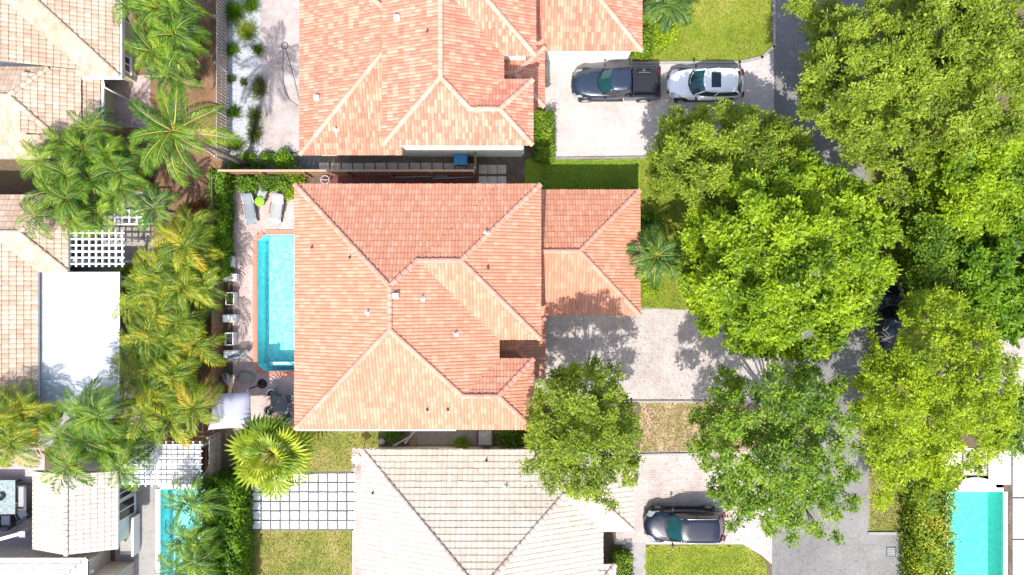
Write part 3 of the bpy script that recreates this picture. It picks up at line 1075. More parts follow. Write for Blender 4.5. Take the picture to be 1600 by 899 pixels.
# pale mortar repair on the north-east hip
p = on_roof(mw, 762, 367)
gw = [seen(840, 1000, 297, 493, 3.0)]
gw[0] = Wing(P(826, 0, 3).x, gw[0].r[1], gw[0].r[2], gw[0].r[3], 3.0, 0.42, 'NSE')
make_roof(house, 'garage_roof', gw, M['tile_coral'], M['underlay'], capmat=M['cap_coral'], singles=120, wallmat=M['stucco'], overhang=0.45)
ew = [Wing(P(770, 0, 3.1).x, P(852, 0, 3.1).x, P(0, 591, 3.1).y, P(0, 497, 3.1).y, 3.1, 0.42, 'SEN')]
make_roof(house, 'porch_roof', ew, M['tile_coral'], M['underlay'], capmat=M['cap_coral'], singles=60, wallmat=None)
for (yy) in (500, 585):
    pp = P(844, yy, 0)
    MB().cbox((pp.x - 0.25, pp.y, 1.45), (0.3, 0.3, 2.88)).build('porch_post', M['stucco_white'], house)
xE, yN, yS, xW = 38.9 * S - 0.5, 139.5 * S - 0.5, -191.3 * S + 0.5, -293 * S + 0.5
for yy in (-5.6, -2.2, 1.0, 3.6):
    window(house, (xW, yy, 4.6), 1.4, 1.3, 'W')
for yy in (-5.2, -0.5, 3.0):
    window(house, (xW, yy, 1.25), 2.2, 2.2, 'W')
for xx in (-9.5, -5.5, -1.5):
    window(house, (xx, yS, 4.6), 1.2, 1.2, 'S')
    window(house, (xx, yS, 1.6), 1.2, 1.2, 'S')
    window(house, (xx, yN, 4.6), 1.2, 1.2, 'N')
window(house, (29.4 * S - 0.5, -5.7, 4.6), 1.4, 1.3, 'E')
window(house, (29.4 * S - 0.5, -6.2, 1.5), 1.6, 1.4, 'E')
g = gw[0].r
garage_door(house, ((g[0] + g[1]) / 2 + 0.6, g[2] + 0.45, 1.15), 4.6, 2.25, 'S')
# white gutter along the west half of the south eave
gx0, gx1 = -293 * S, P(712, 0, 5.9).x
MB().box(gx0, gx1, -191.3 * S - 0.10, -191.3 * S + 0.03, 5.82, 5.93).build('gutter', M['white'], house)

# ---- red-roofed house to the north
house_n = thing('house', 'two storey house with brick red tiled roof beside the parked pickup', 'house')
nw = [gpx(-175, -11, 191.7, 521, 6.0), gpx(-90, 32, 312.6, 521, 6.0, sides='NSE'), gpx(-90, 28.5, 191.7, 280.7, 6.0, sides='NSE')]
rf = make_roof(house_n, 'roof', nw, M['tile_red'], M['underlay'], capmat=M['cap_red'], wallmat=M['stucco_white'])
vent(rf, nw, 621, 30, 1)
vent(rf, nw, 668, 50, 2)
lw = [gpx(-309, -160, 193, 517, 3.0, sides='NSW')]
lr = make_roof(house_n, 'lower_roof', lw, M['tile_red'], M['underlay'], capmat=M['cap_red'], singles=150, wallmat=M['stucco_white'])
vent(lr, lw, 496, 154, 1)
vent(lr, lw, 525, 203, 0)
ngw = [Wing(P(826, 0, 3).x, P(1003, 0, 3).x, P(0, 80, 3).y, P(0, -116, 3).y, 3.0, 0.42, 'NSE')]
make_roof(house_n, 'garage_roof', ngw, M['tile_red'], M['underlay'], capmat=M['cap_red'], singles=120, wallmat=M['stucco_white'], overhang=0.45)
new = [Wing(P(785, 0, 3.3).x, P(851, 0, 3.3).x, P(0, 168, 3.3).y, P(0, 74, 3.3).y, 3.3, 0.42, 'SEN')]
make_roof(house_n, 'porch_roof', new, M['tile_red'], M['underlay'], capmat=M['cap_red'], singles=60)
for yy in (84, 160):
    pp = P(845, yy, 0)
    MB().cbox((pp.x - 0.25, pp.y, 1.55), (0.3, 0.3, 3.08)).build('porch_post', M['stucco_white'], house_n)
g = ngw[0].r
garage_door(house_n, ((g[0] + g[1]) / 2 + 0.4, g[2] + 0.45, 1.15), 4.8, 2.25, 'S')
for xx in (-5.5, -2.0):
    window(house_n, (xx, 191.7 * S + 0.5, 4.5), 1.2, 1.1, 'S')
window(house_n, (28.5 * S - 0.5, 9.4, 4.6), 1.4, 1.3, 'E')
window(house_n, (28.5 * S - 0.5, 9.0, 1.5), 1.5, 1.4, 'E')
for yy in (9.5, 12.5, 16):
    window(house_n, (-309 * S + 0.5, yy, 1.35), 1.8, 2.0, 'W')

# ---- cream-roofed house to the south
house_s = thing('house', 'low house with pale cream tiled roof behind the dark parked SUV', 'house')
a = seen(565, 942, 703, 1080, 3.0)
b = seen(700, 990, 703, 830, 3.0, sides='NSE')
c = seen(700, 962, 882, 1080, 3.0, sides='NSE')
sw = [a, b, c]
rf = make_roof(house_s, 'roof', sw, M['tile_cream'], M['underlay_pale'], tw=0.30, ex=0.36, hump=0.036, lift=0.036, capmat=M['cap_cream'], wallmat=M['stucco_beige'])
vent(rf, sw, 791, 762, 0)
vent(rf, sw, 760, 720, 2)
vent(rf, sw, 583, 770, 2)
for yy in (-13.5, -17):
    window(house_s, (a.r[0] + 0.5, yy, 1.5), 1.4, 1.3, 'W')
garage_door(house_s, (b.r[1] - 0.5, (b.r[2] + b.r[3]) / 2, 1.1), 2.9, 2.15, 'E')
window(house_s, (a.r[0] + 5, a.r[3] - 0.5, 1.5), 1.4, 1.2, 'N')

# ---- sand-roofed house, north-west corner
house_a = thing('house', 'low house with sand tiled roof and white gutters beside feathery palms', 'house')
aw = [seen(-300, 187, -350, 120, 2.8), seen(-300, 127, 72, 247, 2.8), seen(-300, 140, -400, 110, 2.8, sides='E'), seen(60, 157, 125, 216, 2.8 - 0.47, sides='E')]
make_roof(house_a, 'roof', aw, M['tile_sand'], M['underlay_pale'], tw=0.25, ex=0.36, hump=0.026, lift=0.038, wallmat=M['stucco_olive'])
xw = aw[0].r[1] - 0.5
for py in (18, 97):
    pp = P(195, py, 1.6)
    window(house_a, (xw, pp.y, 1.45), 1.0, 1.3, 'E')
for (x0, x1, y0, y1, z) in ((aw[0].r[1], aw[0].r[1] + 0.12, P(0, 120, 2.8).y, P(0, -60, 2.8).y, 2.72), (P(128, 0, 2.8).x, aw[0].r[1] + 0.12, P(0, 120, 2.8).y - 0.12, P(0, 120, 2.8).y - 0.001, 2.72), (P(127, 0, 2.8).x, P(127, 0, 2.8).x + 0.12, P(0, 124, 2.8).y, P(0, 76, 2.8).y, 2.735), (P(157, 0, 2.4).x, P(157, 0, 2.4).x + 0.12, P(0, 216, 2.4).y, P(0, 126, 2.4).y, 2.25)):
    MB().box(x0, x1, y0, y1, z - 0.1, z + 0.06).build('gutter', M['white'], house_a)
pp = P(160, 122, 2.7)
MB().tube([pp, pp + Vector((0.05, -0.5, -0.1)), pp + Vector((0.05, -0.55, -2.6))], 0.05, 8).build('downspout', M['white'], house_a)
MB().box(P(190, 0).x, P(214, 0).x, P(0, 121).y, P(0, 116).y, 0.02, 1.0).build('low_wall', M['stucco_white'], house_a)

# ---- peach-roofed house, middle of the west edge
house_b = thing('house', 'low house with peach tiled roof joined to a flat white patio cover', 'house')
bw = [seen(-300, 107, 305, 425, 2.8), seen(-400, 60, 305, 655, 2.8)]
make_roof(house_b, 'roof', bw, M['tile_sand'], M['underlay_pale'], tw=0.28, ex=0.36, hump=0.026, lift=0.038, wallmat=M['stucco_beige'])
xw = bw[0].r[1] - 0.5
window(house_b, (xw, P(0, 390, 1.4).y, 1.4), 1.5, 1.3, 'E')

# ---- white-roofed gable, south-west
house_c = thing('house', 'low house with pale gabled tile roof beside the grey pool terrace', 'house')
cw = [seen(52, 185, 736, 858, 2.8, k=0.36, sides='EW')]
make_roof(house_c, 'roof', cw, M['tile_c'], M['underlay_pale'], tw=0.28, ex=0.36, hump=0.025, lift=0.035, singles=300, wallmat=M['stucco_white'], groove=True)
r_ = cw[0].r
gab = MB()
xm = (r_[0] + r_[1]) / 2
zr = 2.8 + 0.36 * (r_[1] - r_[0]) / 2 - 0.03
for yy, fl in ((r_[2] + 0.05, 1), (r_[3] - 0.05, -1)):
    gab.add([(r_[0] + 0.1, yy, 2.75), (r_[1] - 0.1, yy, 2.75), (xm, yy, zr)], [(0, 1, 2) if fl > 0 else (2, 1, 0)])
gab.build('gable', M['stucco_white'], house_c)
for (py0, py1) in ((758, 779), (781, 812)):
    ya, yb = P(0, py1, 1.4).y, P(0, py0, 1.4).y
    window(house_c, (r_[1] - 0.5, (ya + yb) / 2, 1.3), yb - ya, 2.3, 'E', 'carglass_dark')

# ---- tall white-roofed house at the bottom left corner
house_d = thing('house', 'tall house with white tiled roof cut off by the bottom left corner', 'house')
dw = [seen(-300, 137, 872, 1150, 3.2)]
make_roof(house_d, 'roof', dw, M['tile_white'], M['underlay_pale'], tw=0.26, ex=0.33, hump=0.02, lift=0.03, singles=120, wallmat=M['stucco_beige'], fascia='dgrey')
pp = P(178, 861, 3.1)
MB().cbox((dw[0].r[1] - 0.40, dw[0].r[3] - 1.2, 2.2), (0.22, 0.16, 0.2)).build('wall_lamp', M['white'], house_d)
MB().cbox((P(190, 0).x, P(0, 905).y, 1.05), (1.6, 2.2, 2.1)).build('side_wing', M['stucco_beige'], house_d)


# ------------------------------------------------------------------ pools
def pool(label, poly, depth, basin_mat, water_mat, coping_px=None, cmat=None, cw=0.3, group=None):
    root = thing('swimming_pool', label, 'pool')
    pts = px_poly(poly)
    n = len(pts)
    mb = MB()
    vs = [(x, y, 0.03) for x, y in pts] + [(x, y, -depth) for x, y in pts]
    fs = [tuple(range(n, 2 * n))] + [((i + 1) % n, i, n + i, n + (i + 1) % n) for i in range(n)]
    mb.add(vs, fs)
    mb.build('basin', basin_mat, root)
    MB().sheet(pts, -0.11).build('water', water_mat, root)
    # waterline kerb: bricks or slabs laid round the edge
    for i in range(n):
        p, q = Vector(pts[i]), Vector(pts[(i + 1) % n])
        d = q - p
        u = d.normalized()
        nv = Vector((u.y, -u.x))      # outward for ccw
        m = max(1, round(d.length / (0.16 if cmat is M['coping'] else 1.0)))
        bm = MB()
        ln = d.length / m
        bm.box(0.004, ln - 0.012, -0.0, cw, 0.0, 0.055)
        me = bm.mesh('coping_brick', cmat)
        for k in range(m):
            o = p + u * (k * ln)
            m4 = Matrix(((u.x, nv.x, 0, o.x), (u.y, nv.y, 0, o.y), (0, 0, -1, 0.055 + rnd.uniform(0, 0.006)), (0, 0, 0, 1)))
            m4 = Matrix(((u.x, nv.x, 0, o.x), (u.y, nv.y, 0, o.y), (0, 0, 1, 0.012 + rnd.uniform(0, 0.006)), (0, 0, 0, 1)))
            link('coping_brick', me, root, m4)
    return root


pl = pool('turquoise swimming pool with red brick coping beside the coral roofed house', [(403, 377), (414, 367), (485, 367), (485, 580), (414, 580), (403, 570)], 1.45, M['basin'], M['water'], cmat=M['coping'])
p0, p1 = P(418, 568), P(483, 573)
MB().box(p0.x, p1.x, p1.y, p0.y, -1.42, -0.45).build('bench', M['basin'], pl)
MB().box(p0.x, p1.x, p0.y - 0.06, p0.y + 0.04, -0.448, -0.42).build('bench_edge', M['white'], pl)
pool('narrow turquoise pool half hidden under palms beside grey terrace', [(251, 764), (316, 764), (316, 950), (251, 950)], 1.3, M['basin'], M['water'], cmat=M['white'], cw=0.28)
pe = pool('jade green pool with white arched end slab beside the hedge', [(1480, 768), (1567, 768), (1567, 950), (1480, 950)], 1.4, M['basin_green'], M['water_green'], cmat=M['white'], cw=0.24)
arch = [(1564, 761.5), (1556, 761.5)] + [(1524 + 31 * math.cos(t), 760 - 14 * math.sin(t)) for t in np.linspace(0.2, PI - 0.2, 10)] + [(1492, 761.5)]
MB().prism(px_poly(arch), 0.006, 0.06).build('end_slab', M['slab'], pe)

# stone slabs round the eastern pool
def slab(name, x0, x1, y0, y1, mat, h=0.05, z=0.004, parent=None):
    a_, b_ = P(x0, y1), P(x1, y0)
    return bevel(MB().box(a_.x, b_.x, a_.y, b_.y, z, z + h).build(name, mat, parent), 0.012, 1)


deck = struct('pool_deck', rect_px(1576, 1700, 700, 960), 0.006, M['soil_dark'])
for (x0, x1, y0, y1) in ((1505, 1541, 700, 742), (1544, 1579, 700, 757), (1582, 1640, 700, 776), (1582, 1640, 779, 841), (1582, 1640, 844, 905), (1582, 1640, 908, 960), (1470, 1502, 700, 742)):
    slab('deck_slab', x0, x1, y0, y1, M['slab_cream'], parent=deck)

# white square pavers on grit, beside the cream roofed house
bed = bpy.data.objects['paver_bed']
me = bevel_me = MB().box(-0.243, 0.243, -0.243, 0.243, 0, 0.05).mesh('paver', M['slab'])
for i in range(-1, 11):
    for j in range(6):
        p = P(401.2 + i * 14.85 - (0.5 if i < 0 else 0), 746.2 + j * 14.75)
        if p.x < P(388, 0).x:
            continue
        link('paver', me, bed, Matrix.Translation((p.x + rnd.uniform(-.01, .01), p.y + rnd.uniform(-.01, .01), 0.014 + rnd.uniform(0, 0.008))) @ Matrix.Rotation(rnd.gauss(0, 0.008), 4, 'Z'))
# stepping stones in the side yard between the two tiled houses
yard = bpy.data.objects['side_yard.001']
me = MB().box(-0.31, 0.31, -0.27, 0.27, 0, 0.05).mesh('stepping_stone', M['slab_grey'])
for i in range(14):
    p = P(507 + i * 17.7, 262)
    link('stepping_stone', me, yard, Matrix.Translation((p.x, p.y + rnd.uniform(-.02, .02), 0.01)) @ Matrix.Rotation(rnd.gauss(0, 0.02), 4, 'Z'))
me = MB().box(-0.27, 0.27, -0.28, 0.28, 0, 0.05).mesh('stepping_stone', M['slab_grey'])
for i in range(3):
    for j, yy in enumerate((265, 283)):
        p = P(755 + i * 14.6, yy)
        link('stepping_stone', me, yard, Matrix.Translation((p.x, p.y, 0.01)) @ Matrix.Rotation(rnd.gauss(0, 0.02), 4, 'Z'))


# ------------------------------------------------------------------ fences
def fence(label, a, b, h, mat, pw, gap, rails=3, railmat=None, capmat=None):
    p, q = P(*a), P(*b)
    d = q - p
    u = d.normalized()
    root = thing('picket_fence' if gap > 0.03 else 'board_fence', label, 'fence', p, math.atan2(u.y, u.x))
    L = d.length
    n = int(L / (pw + gap))
    me = MB().box(0, pw, -0.012, 0.012, 0.04, h).mesh('picket', mat)
    for i in range(n):
        link('picket', me, root, Matrix.Translation((i * (pw + gap), rnd.uniform(-.004, .004), rnd.uniform(-.015, .015))) @ Matrix.Rotation(rnd.gauss(0, .006), 4, 'Y'))
    for k in range(rails):
        z = 0.25 + k * (h - 0.45) / max(1, rails - 1)
        MB().box(0, L, 0.02, 0.06, z, z + 0.09).build('rail', railmat or mat, root)
    m = max(2, int(L / 2.4) + 1)
    pm = MB().box(-0.05, 0.05, 0.065, 0.165, 0, h + 0.04).mesh('post', railmat or mat)
    for k in range(m):
        link('post', pm, root, Matrix.Translation((0.05 + k * (L - 0.1) / (m - 1), 0, 0)))
    if capmat:
        MB().box(0, L, -0.06, 0.06, h + 0.022, h + 0.05).build('cap_rail', capmat, root)
    return root


fence('weathered grey picket fence along the white gravel bed', (357, 254), (357, -30), 1.8, M['wood_grey'], 0.115, 0.085, railmat=M['wood_grey'])
fence('brown board fence between the pool deck and the golden palms', (350, 650), (350, 268), 1.8, M['wood_brown'], 0.14, 0.012, capmat=None)
fence('brown board fence with tan cap between the two tiled houses', (744, 274), (358, 274), 1.7, M['wood_brown'], 0.14, 0.012, capmat=M['wood_tan'])
fence('short grey slatted fence beside the white lattice cover', (346, 760), (346, 674), 1.8, M['wood_grey'], 0.10, 0.06)
gate = thing('garden_gate', 'narrow brown gate across the side yard beside the blue bin', 'gate', P(744, 238), -PI / 2)
for i in range(8):
    MB().box(0.04 + i * 0.15, 0.04 + i * 0.15 + 0.135, -0.012, 0.012, 0.06, 1.7).build('plank', M['wood_brown'], gate)
for z in (0.3, 1.4):
    MB().box(0.02, 1.24, 0.014, 0.05, z, z + 0.09).build('rail', M['wood_tan'], gate)
for x in (-0.06, 1.26):
    MB().box(x - 0.05, x + 0.05, -0.05, 0.05, 0, 1.85).build('post', M['wood_tan'], gate)
gate = thing('garden_gate', 'dark brown gate leaf beside the white lattice cover', 'gate', P(322, 737), PI / 2)
for i in range(11):
    MB().box(i * 0.15, i * 0.15 + 0.14, -0.012, 0.012, 0.06, 1.7).build('plank', M['wood_brown'], gate)
for z in (0.3, 1.4):
    MB().box(0.0, 1.64, 0.014, 0.05, z, z + 0.09).build('rail', M['wood_brown'], gate)


# ------------------------------------------------------------------ pergolas and covers
def pergola(label, x0, x1, y0, y1, z, nx, ny, wx=0.09, wy=0.09, panels=None, tails=0.0, name='pergola'):
    a_, b_ = P(x0, y1, z), P(x1, y0, z)
    root = thing(name, label, 'pergola', ((a_.x + b_.x) / 2, (a_.y + b_.y) / 2, 0))
    lx, ly = (b_.x - a_.x) / 2, (b_.y - a_.y) / 2
    me = MB().box(-wx / 2, wx / 2, -ly - tails, ly + tails, 0, 0.14).mesh('rafter', M['white'])
    for i in range(nx):
        link('rafter', me, root, Matrix.Translation((-lx + wx / 2 + i * (2 * lx - wx) / (nx - 1), 0, z - 0.14)))
    me = MB().box(-lx - tails, lx + tails, -wy / 2, wy / 2, 0, 0.06).mesh('slat', M['white'])
    for j in range(ny):
        link('slat', me, root, Matrix.Translation((0, -ly + wy / 2 + j * (2 * ly - wy) / (ny - 1), z + 0.002)))
    for sx in (-1, 1):
        for sy in (-1, 1):
            MB().box(sx * (lx - 0.2) - 0.07, sx * (lx - 0.2) + 0.07, sy * (ly - 0.25) - 0.07, sy * (ly - 0.25) + 0.07, 0, z - 0.142).build('post', M['white'], root)
    if panels:
        m, n = panels
        pw, ph = 2 * lx / m, 2 * ly / n
        me = MB().box(0.025, pw - 0.025, 0.025, ph - 0.025, 0, 0.012).mesh('panel', M['white_roof'])
        for i in range(m):
            for j in range(n):
                link('panel', me, root, Matrix.Translation((-lx + i * pw, -ly + j * ph, z + 0.064 + rnd.uniform(0, 0.004))))
    return root


pergola('white open lattice pergola against the peach tiled roof', 107, 192, 363, 414, 2.6, 9, 6, 0.08, 0.1, tails=0.12)
pergola('small white lattice pergola under the dark green palms', 178, 226, 328, 352, 2.6, 5, 3, 0.08, 0.08)
pergola('white panelled lattice cover over the pool terrace', 184, 313, 694, 757, 2.5, 13, 7, 0.06, 0.06, panels=(15, 8), tails=0.15)
cov = thing('patio_cover', 'flat white sheet patio cover with palm shadows across it', 'patio cover', (0, 0, 0))
a_, b_ = P(61, 640, 2.55), P(185, 425, 2.55)
n = 9
for i in range(n):
    y0 = a_.y + (b_.y - a_.y) * i / n
    MB().box(a_.x, b_.x, y0 + 0.004, a_.y + (b_.y - a_.y) * (i + 1) / n - 0.004, 2.5, 2.55 + 0.003 * (i % 2)).build('roof_sheet', M['white_roof'], cov)
MB().box(a_.x - 0.06, a_.x - 0.004, a_.y, b_.y, 2.42, 2.6).build('gutter', M['dgrey'], cov)
MB().box(b_.x + 0.004, b_.x + 0.07, a_.y, b_.y, 2.42, 2.57).build('fascia', M['white'], cov)
for yy in (a_.y + 0.3, (a_.y + b_.y) / 2, b_.y - 0.3):
    MB().box(b_.x - 0.25, b_.x - 0.12, yy - 0.06, yy + 0.06, 0, 2.498).build('post', M['white'], cov)


# ------------------------------------------------------------------ vehicles
def ring_pts(xr, xf, hw, bf, br, nose=0.75):
    """Outline seen from above, counter-clockwise from the front right: front edge 6 points, side 7, back 6, side 7."""
    pts, cls = [], []
    for t in np.linspace(-1, 1, 6):
        pts.append((xf - bf * t * t, hw * nose * t)); cls.append('front')
    for t in np.linspace(0, 1, 8)[1:-1]:
        e = 1 - (1 - t) ** 6 * (1 - nose) - t ** 6 * (1 - nose)
        pts.append((xf - bf + (xr + br - xf + bf) * t, hw * e)); cls.append('left')
    for t in np.linspace(1, -1, 6):
        pts.append((xr + br * t * t, hw * nose * t)); cls.append('back')
    for t in np.linspace(0, 1, 8)[1:-1]:
        e = 1 - (1 - t) ** 6 * (1 - nose) - t ** 6 * (1 - nose)
        pts.append((xr + br + (xf - bf - xr - br) * t, -hw * e)); cls.append('right')
    return pts, cls


def vehicle(name, label, cat, px, py, rz, L, W, Ht, paint, glass, kind='suv', roofrails=True, sunroof=False, z=0.8, roof_sheen_paint=None, rear_dark=True):
    p = P(px, py, z)
    root = thing(name, label, cat, (p.x, p.y, 0.016), rz)
    hl, hw = L / 2, W / 2
    zb = 1.0 if kind == 'suv' else 1.08          # belt line
    # lower body: rings stacked from sill to shoulder to bonnet deck
    rings = []
    def body_rings(xr, xf):
        return [(0.24, ring_pts(xr + 0.10, xf - 0.10, hw * 0.90, 0.22, 0.14)[0]),
                (0.42, ring_pts(xr + 0.02, xf, hw * 0.985, 0.24, 0.14)[0]),
                (0.66, ring_pts(xr, xf - 0.01, hw, 0.26, 0.15)[0]),
                (zb - 0.18, ring_pts(xr + 0.03, xf - 0.08, hw * 0.985, 0.30, 0.16)[0]),
                (zb - 0.05, ring_pts(xr + 0.08, xf - 0.22, hw * 0.94, 0.34, 0.18)[0]),
                (zb, ring_pts(xr + 0.16, xf - 0.42, hw * 0.86, 0.36, 0.2)[0]),
                (zb + 0.045, ring_pts(xr + 0.4, xf - 0.75, hw * 0.62, 0.3, 0.2)[0])]
    xr_body = -hl
    if kind == 'pickup':
        xr_body = -hl + L * 0.31
    mb = MB()
    rr = body_rings(xr_body, hl)
    n = len(rr[0][1])
    vs = []
    for zz, pts in rr:
        for (x, y) in pts:
            slope = -0.10 * max(0, (x - 0.25 * hl) / (0.75 * hl)) ** 1.5 if zz > 0.7 else 0
            vs.append((x, y, zz + slope))
    fs = []
    for i in range(len(rr) - 1):
        for k in range(n):
            k2 = (k + 1) % n
            fs.append((i * n + k, i * n + k2, (i + 1) * n + k2, (i + 1) * n + k))
    fs.append(tuple((len(rr) - 1) * n + k for k in range(n)))
    fs.append(tuple(reversed(range(n))))
    mb.add(vs, fs, True)
    mb.build('body', paint, root)
    # cabin: glass band between belt and roof, painted roof on top
    if kind == 'suv':
        lo = (-hl + 0.16, hl - 1.28, hw * 0.885, 0.30, 0.14)
        up = (-hl + 0.58, hl - 2.02, hw * 0.755, 0.16, 0.10)
    else:
        lo = (xr_body + 0.04, hl - 1.62, hw * 0.88, 0.26, 0.05)
        up = (xr_body + 0.22, hl - 2.28, hw * 0.74, 0.14, 0.06)
    lp, cls = ring_pts(*lo, nose=0.88)
    upp, _ = ring_pts(*up, nose=0.9)
    z0, z1 = zb - 0.02, Ht - 0.07
    def band(want, t0, t1, out=0.0):
        m = MB()
        for k in range(n):
            k2 = (k + 1) % n
            c1, c2 = cls[k], cls[k2]
            own = c1 if c1 == c2 else ('left' if 'left' in (c1, c2) else 'right')
            if own not in want:
                continue
            q = []
            for kk, t in ((k, t0), (k2, t0), (k2, t1), (k, t1)):
                x = lp[kk][0] + (upp[kk][0] - lp[kk][0]) * t
                y = lp[kk][1] + (upp[kk][1] - lp[kk][1]) * t
                q.append((x * (1 + out * 0.01), y * (1 + out), z0 + (z1 - z0) * t))
            m.add(q, [(0, 1, 2, 3)], True)
        return m
    band(('front',), 0, 1).build('windscreen', glass, root)
    band(('back',), 0, 1).build('rear_window', M['carglass_dark'], root)
    band(('left',), 0.0, 0.93).build('side_window', M['carglass_dark'], root)
    band(('right',), 0.0, 0.93).build('side_window', M['carglass_dark'], root)
    for own in ('left', 'right'):
        band((own,), 0.90, 1.0, 0.012).build('roof_edge', paint, root)
    for kk, wd in ((0, 0.05), (5, 0.05), (8, 0.04), (12, 0.07), (17, 0.07), (21, 0.04)):
        a1 = Vector((lp[kk][0], lp[kk][1], z0)); b1 = Vector((upp[kk][0], upp[kk][1], z1 + 0.005))
        MB().tube([a1, b1], [wd, wd * 0.8], 6).build('pillar', paint, root)
    m = MB()
    vs = [(x, y, z1) for x, y in upp]
    cx = sum(x for x, _ in upp) / n
    for sc, dz in ((0.93, 0.045), (0.6, 0.07)):
        vs += [(cx + (x - cx) * sc, y * sc, z1 + dz) for x, y in upp]
    fs = [(i * n + k, i * n + (k + 1) % n, (i + 1) * n + (k + 1) % n, (i + 1) * n + k) for i in range(2) for k in range(n)] + [tuple(2 * n + k for k in range(n))]
    m.add(vs, fs, True)
    m.build('roof', roof_sheen_paint or paint, root)
    if sunroof:
        sx = up[1] - 0.62
        bevel(MB().box(sx - 0.42, sx + 0.16, -0.46, 0.46, z1 + 0.045, z1 + 0.082).build('sunroof', M['carglass_dark'], root), 0.02)
    if roofrails:
        for s in (-1, 1):
            MB().tube([(up[1] - 0.35, s * up[2] * 0.93, z1 + 0.05), (up[1] - 0.5, s * up[2] * 0.95, z1 + 0.10), (up[0] + 0.35, s * up[2] * 0.95, z1 + 0.10), (up[0] + 0.2, s * up[2] * 0.93, z1 + 0.05)], 0.022, 6).build('roof_rail', M['chrome'], root)
    # bonnet panel, standing just above the body skin, with creases
    for s in (-1, 1):
        MB().tube([(hl - 0.55, s * hw * 0.50, zb - 0.105), (hl - 0.95, s * hw * 0.58, zb - 0.03), (lo[1] - 0.05, s * hw * 0.66, zb + 0.02)], [0.012, 0.028, 0.02], 6).build('bonnet_crease', paint, root)
        # lights
        hd = MB().add([(hl - 0.30, s * hw * 0.56, 0.795), (hl - 0.50, s * hw * 0.90, 0.80), (hl - 0.72, s * hw * 0.925, 0.885), (hl - 0.47, s * hw * 0.62, 0.90),
                       (hl - 0.17, s * hw * 0.60, 0.66), (hl - 0.33, s * hw * 0.92, 0.66)], [(0, 1, 2, 3), (4, 5, 1, 0), (3, 2, 1, 0), (0, 1, 5, 4)])
        hd.build('headlight', M['lamp'], root)
        MB().cbox((-hl + 0.09, s * hw * 0.72, zb - 0.14), (0.12, 0.34, 0.13), s * -0.25).build('tail_light', M['tail'], root)
        mr = MB()
        mr.cbox((lo[1] - 0.42, s * (hw + 0.09), zb + 0.07), (0.14, 0.20, 0.15), 0, 0.85)
        mr.cbox((lo[1] - 0.40, s * (hw - 0.03), zb + 0.03), (0.07, 0.16, 0.05))
        bevel(mr.build('mirror', paint if paint is not M['car_white'] else M['black'], root), 0.03)
        MB().box(xr_body + 0.5, hl - 0.75, s * hw * 0.985 - 0.03, s * hw * 0.985 + 0.03, 0.22, 0.36).build('sill', M['black'], root)
    MB().cbox((hl - 0.13, 0, 0.56), (0.12, hw * 1.1, 0.24)).build('grille', M['black'], root)
    MB().tube([(lo[1] - 0.30 * t * t + 0.02, hw * 0.78 * t, zb + 0.045 + 0.01 * t * t) for t in np.linspace(-1, 1, 9)], 0.05, 6).build('cowl', M['black'], root)
    for s in (-1, 1):
        MB().tube([(lo[1] - 0.03, s * 0.32 - 0.2, zb + 0.085), (lo[1] - 0.12, s * 0.32 + 0.3, zb + 0.14)], 0.012, 5).build('wiper', M['black'], root)
    # wheels
    wr = 0.36 if kind == 'suv' else 0.40
    for wx in (hl - 0.92, -hl + 0.95):
        for s in (-1, 1):
            ar = MB().tube([(wx, s * (hw - 0.22), wr), (wx, s * (hw + 0.012), wr)], wr + 0.07, 18)
            ar.build('wheel_arch', M['black'], root)
            wh = MB().tube([(wx, s * (hw - 0.20), wr), (wx, s * (hw - 0.18), wr), (wx, s * (hw + 0.01), wr), (wx, s * (hw + 0.035), wr)], [wr * 0.9, wr, wr, wr * 0.9], 20).build('wheel', M['tyre'], root)
            MB().tube([(wx, s * (hw + 0.03), wr), (wx, s * (hw + 0.045), wr)], wr * 0.62, 14).build('rim', M['metal'], wh)
    if kind == 'pickup':
        x0, x1 = -hl, xr_body + 0.03
        wt = 0.09
        bd = MB()
        for s in (-1, 1):
            y0, y1 = sorted((s * (hw - wt), s * (hw - 0.005)))
            bd.box(x0 + 0.06, x1 + 0.42, y0, y1, 0.36, zb - 0.04)
            bd.box(x0 + 0.062, x1 - 0.001, y0 + 0.003, y1 - 0.003, zb - 0.039, zb + 0.10)
        bd.box(x1 - 0.07, x1 - 0.002, -hw + wt, hw - wt, 0.40, zb + 0.10)
        bevel(bd.build('bed_side', paint, root), 0.025)
        MB().box(x0 + 0.06, x1 - 0.07, -hw + wt, hw - wt, 0.45, 0.62).build('bed_floor', M['black'], root)
        for k in range(7):
            yy = -hw + wt + 0.12 + k * (2 * hw - 2 * wt - 0.24) / 6
            MB().box(x0 + 0.10, x1 - 0.10, yy - 0.05, yy + 0.05, 0.621, 0.645).build('bed_rib', M['black'], root)
        bevel(MB().box(x0 + 0.02, x0 + 0.058, -hw + 0.03, hw - 0.03, 0.45, zb + 0.09).build('tailgate', paint, root), 0.012)
        for s in (-1, 1):
            y0, y1 = sorted((s * (hw - wt - 0.02), s * (hw + 0.0)))
            MB().box(x0 + 0.07, x1 - 0.01, y0, y1, zb + 0.102, zb + 0.13).build('bed_rail', M['black'], root)
            # wheel housings inside the bed
            y0, y1 = sorted((s * (hw - wt - 0.002), s * (hw - 0.33)))
            bevel(MB().box(-hl + 0.55, -hl + 1.35, y0, y1, 0.646, 0.86).build('wheel_housing', M['black'], root), 0.06)
        MB().cbox((x0 - 0.03, 0, 0.5), (0.16, W * 0.92, 0.16)).build('bumper', M['dgrey'], root)
    return root


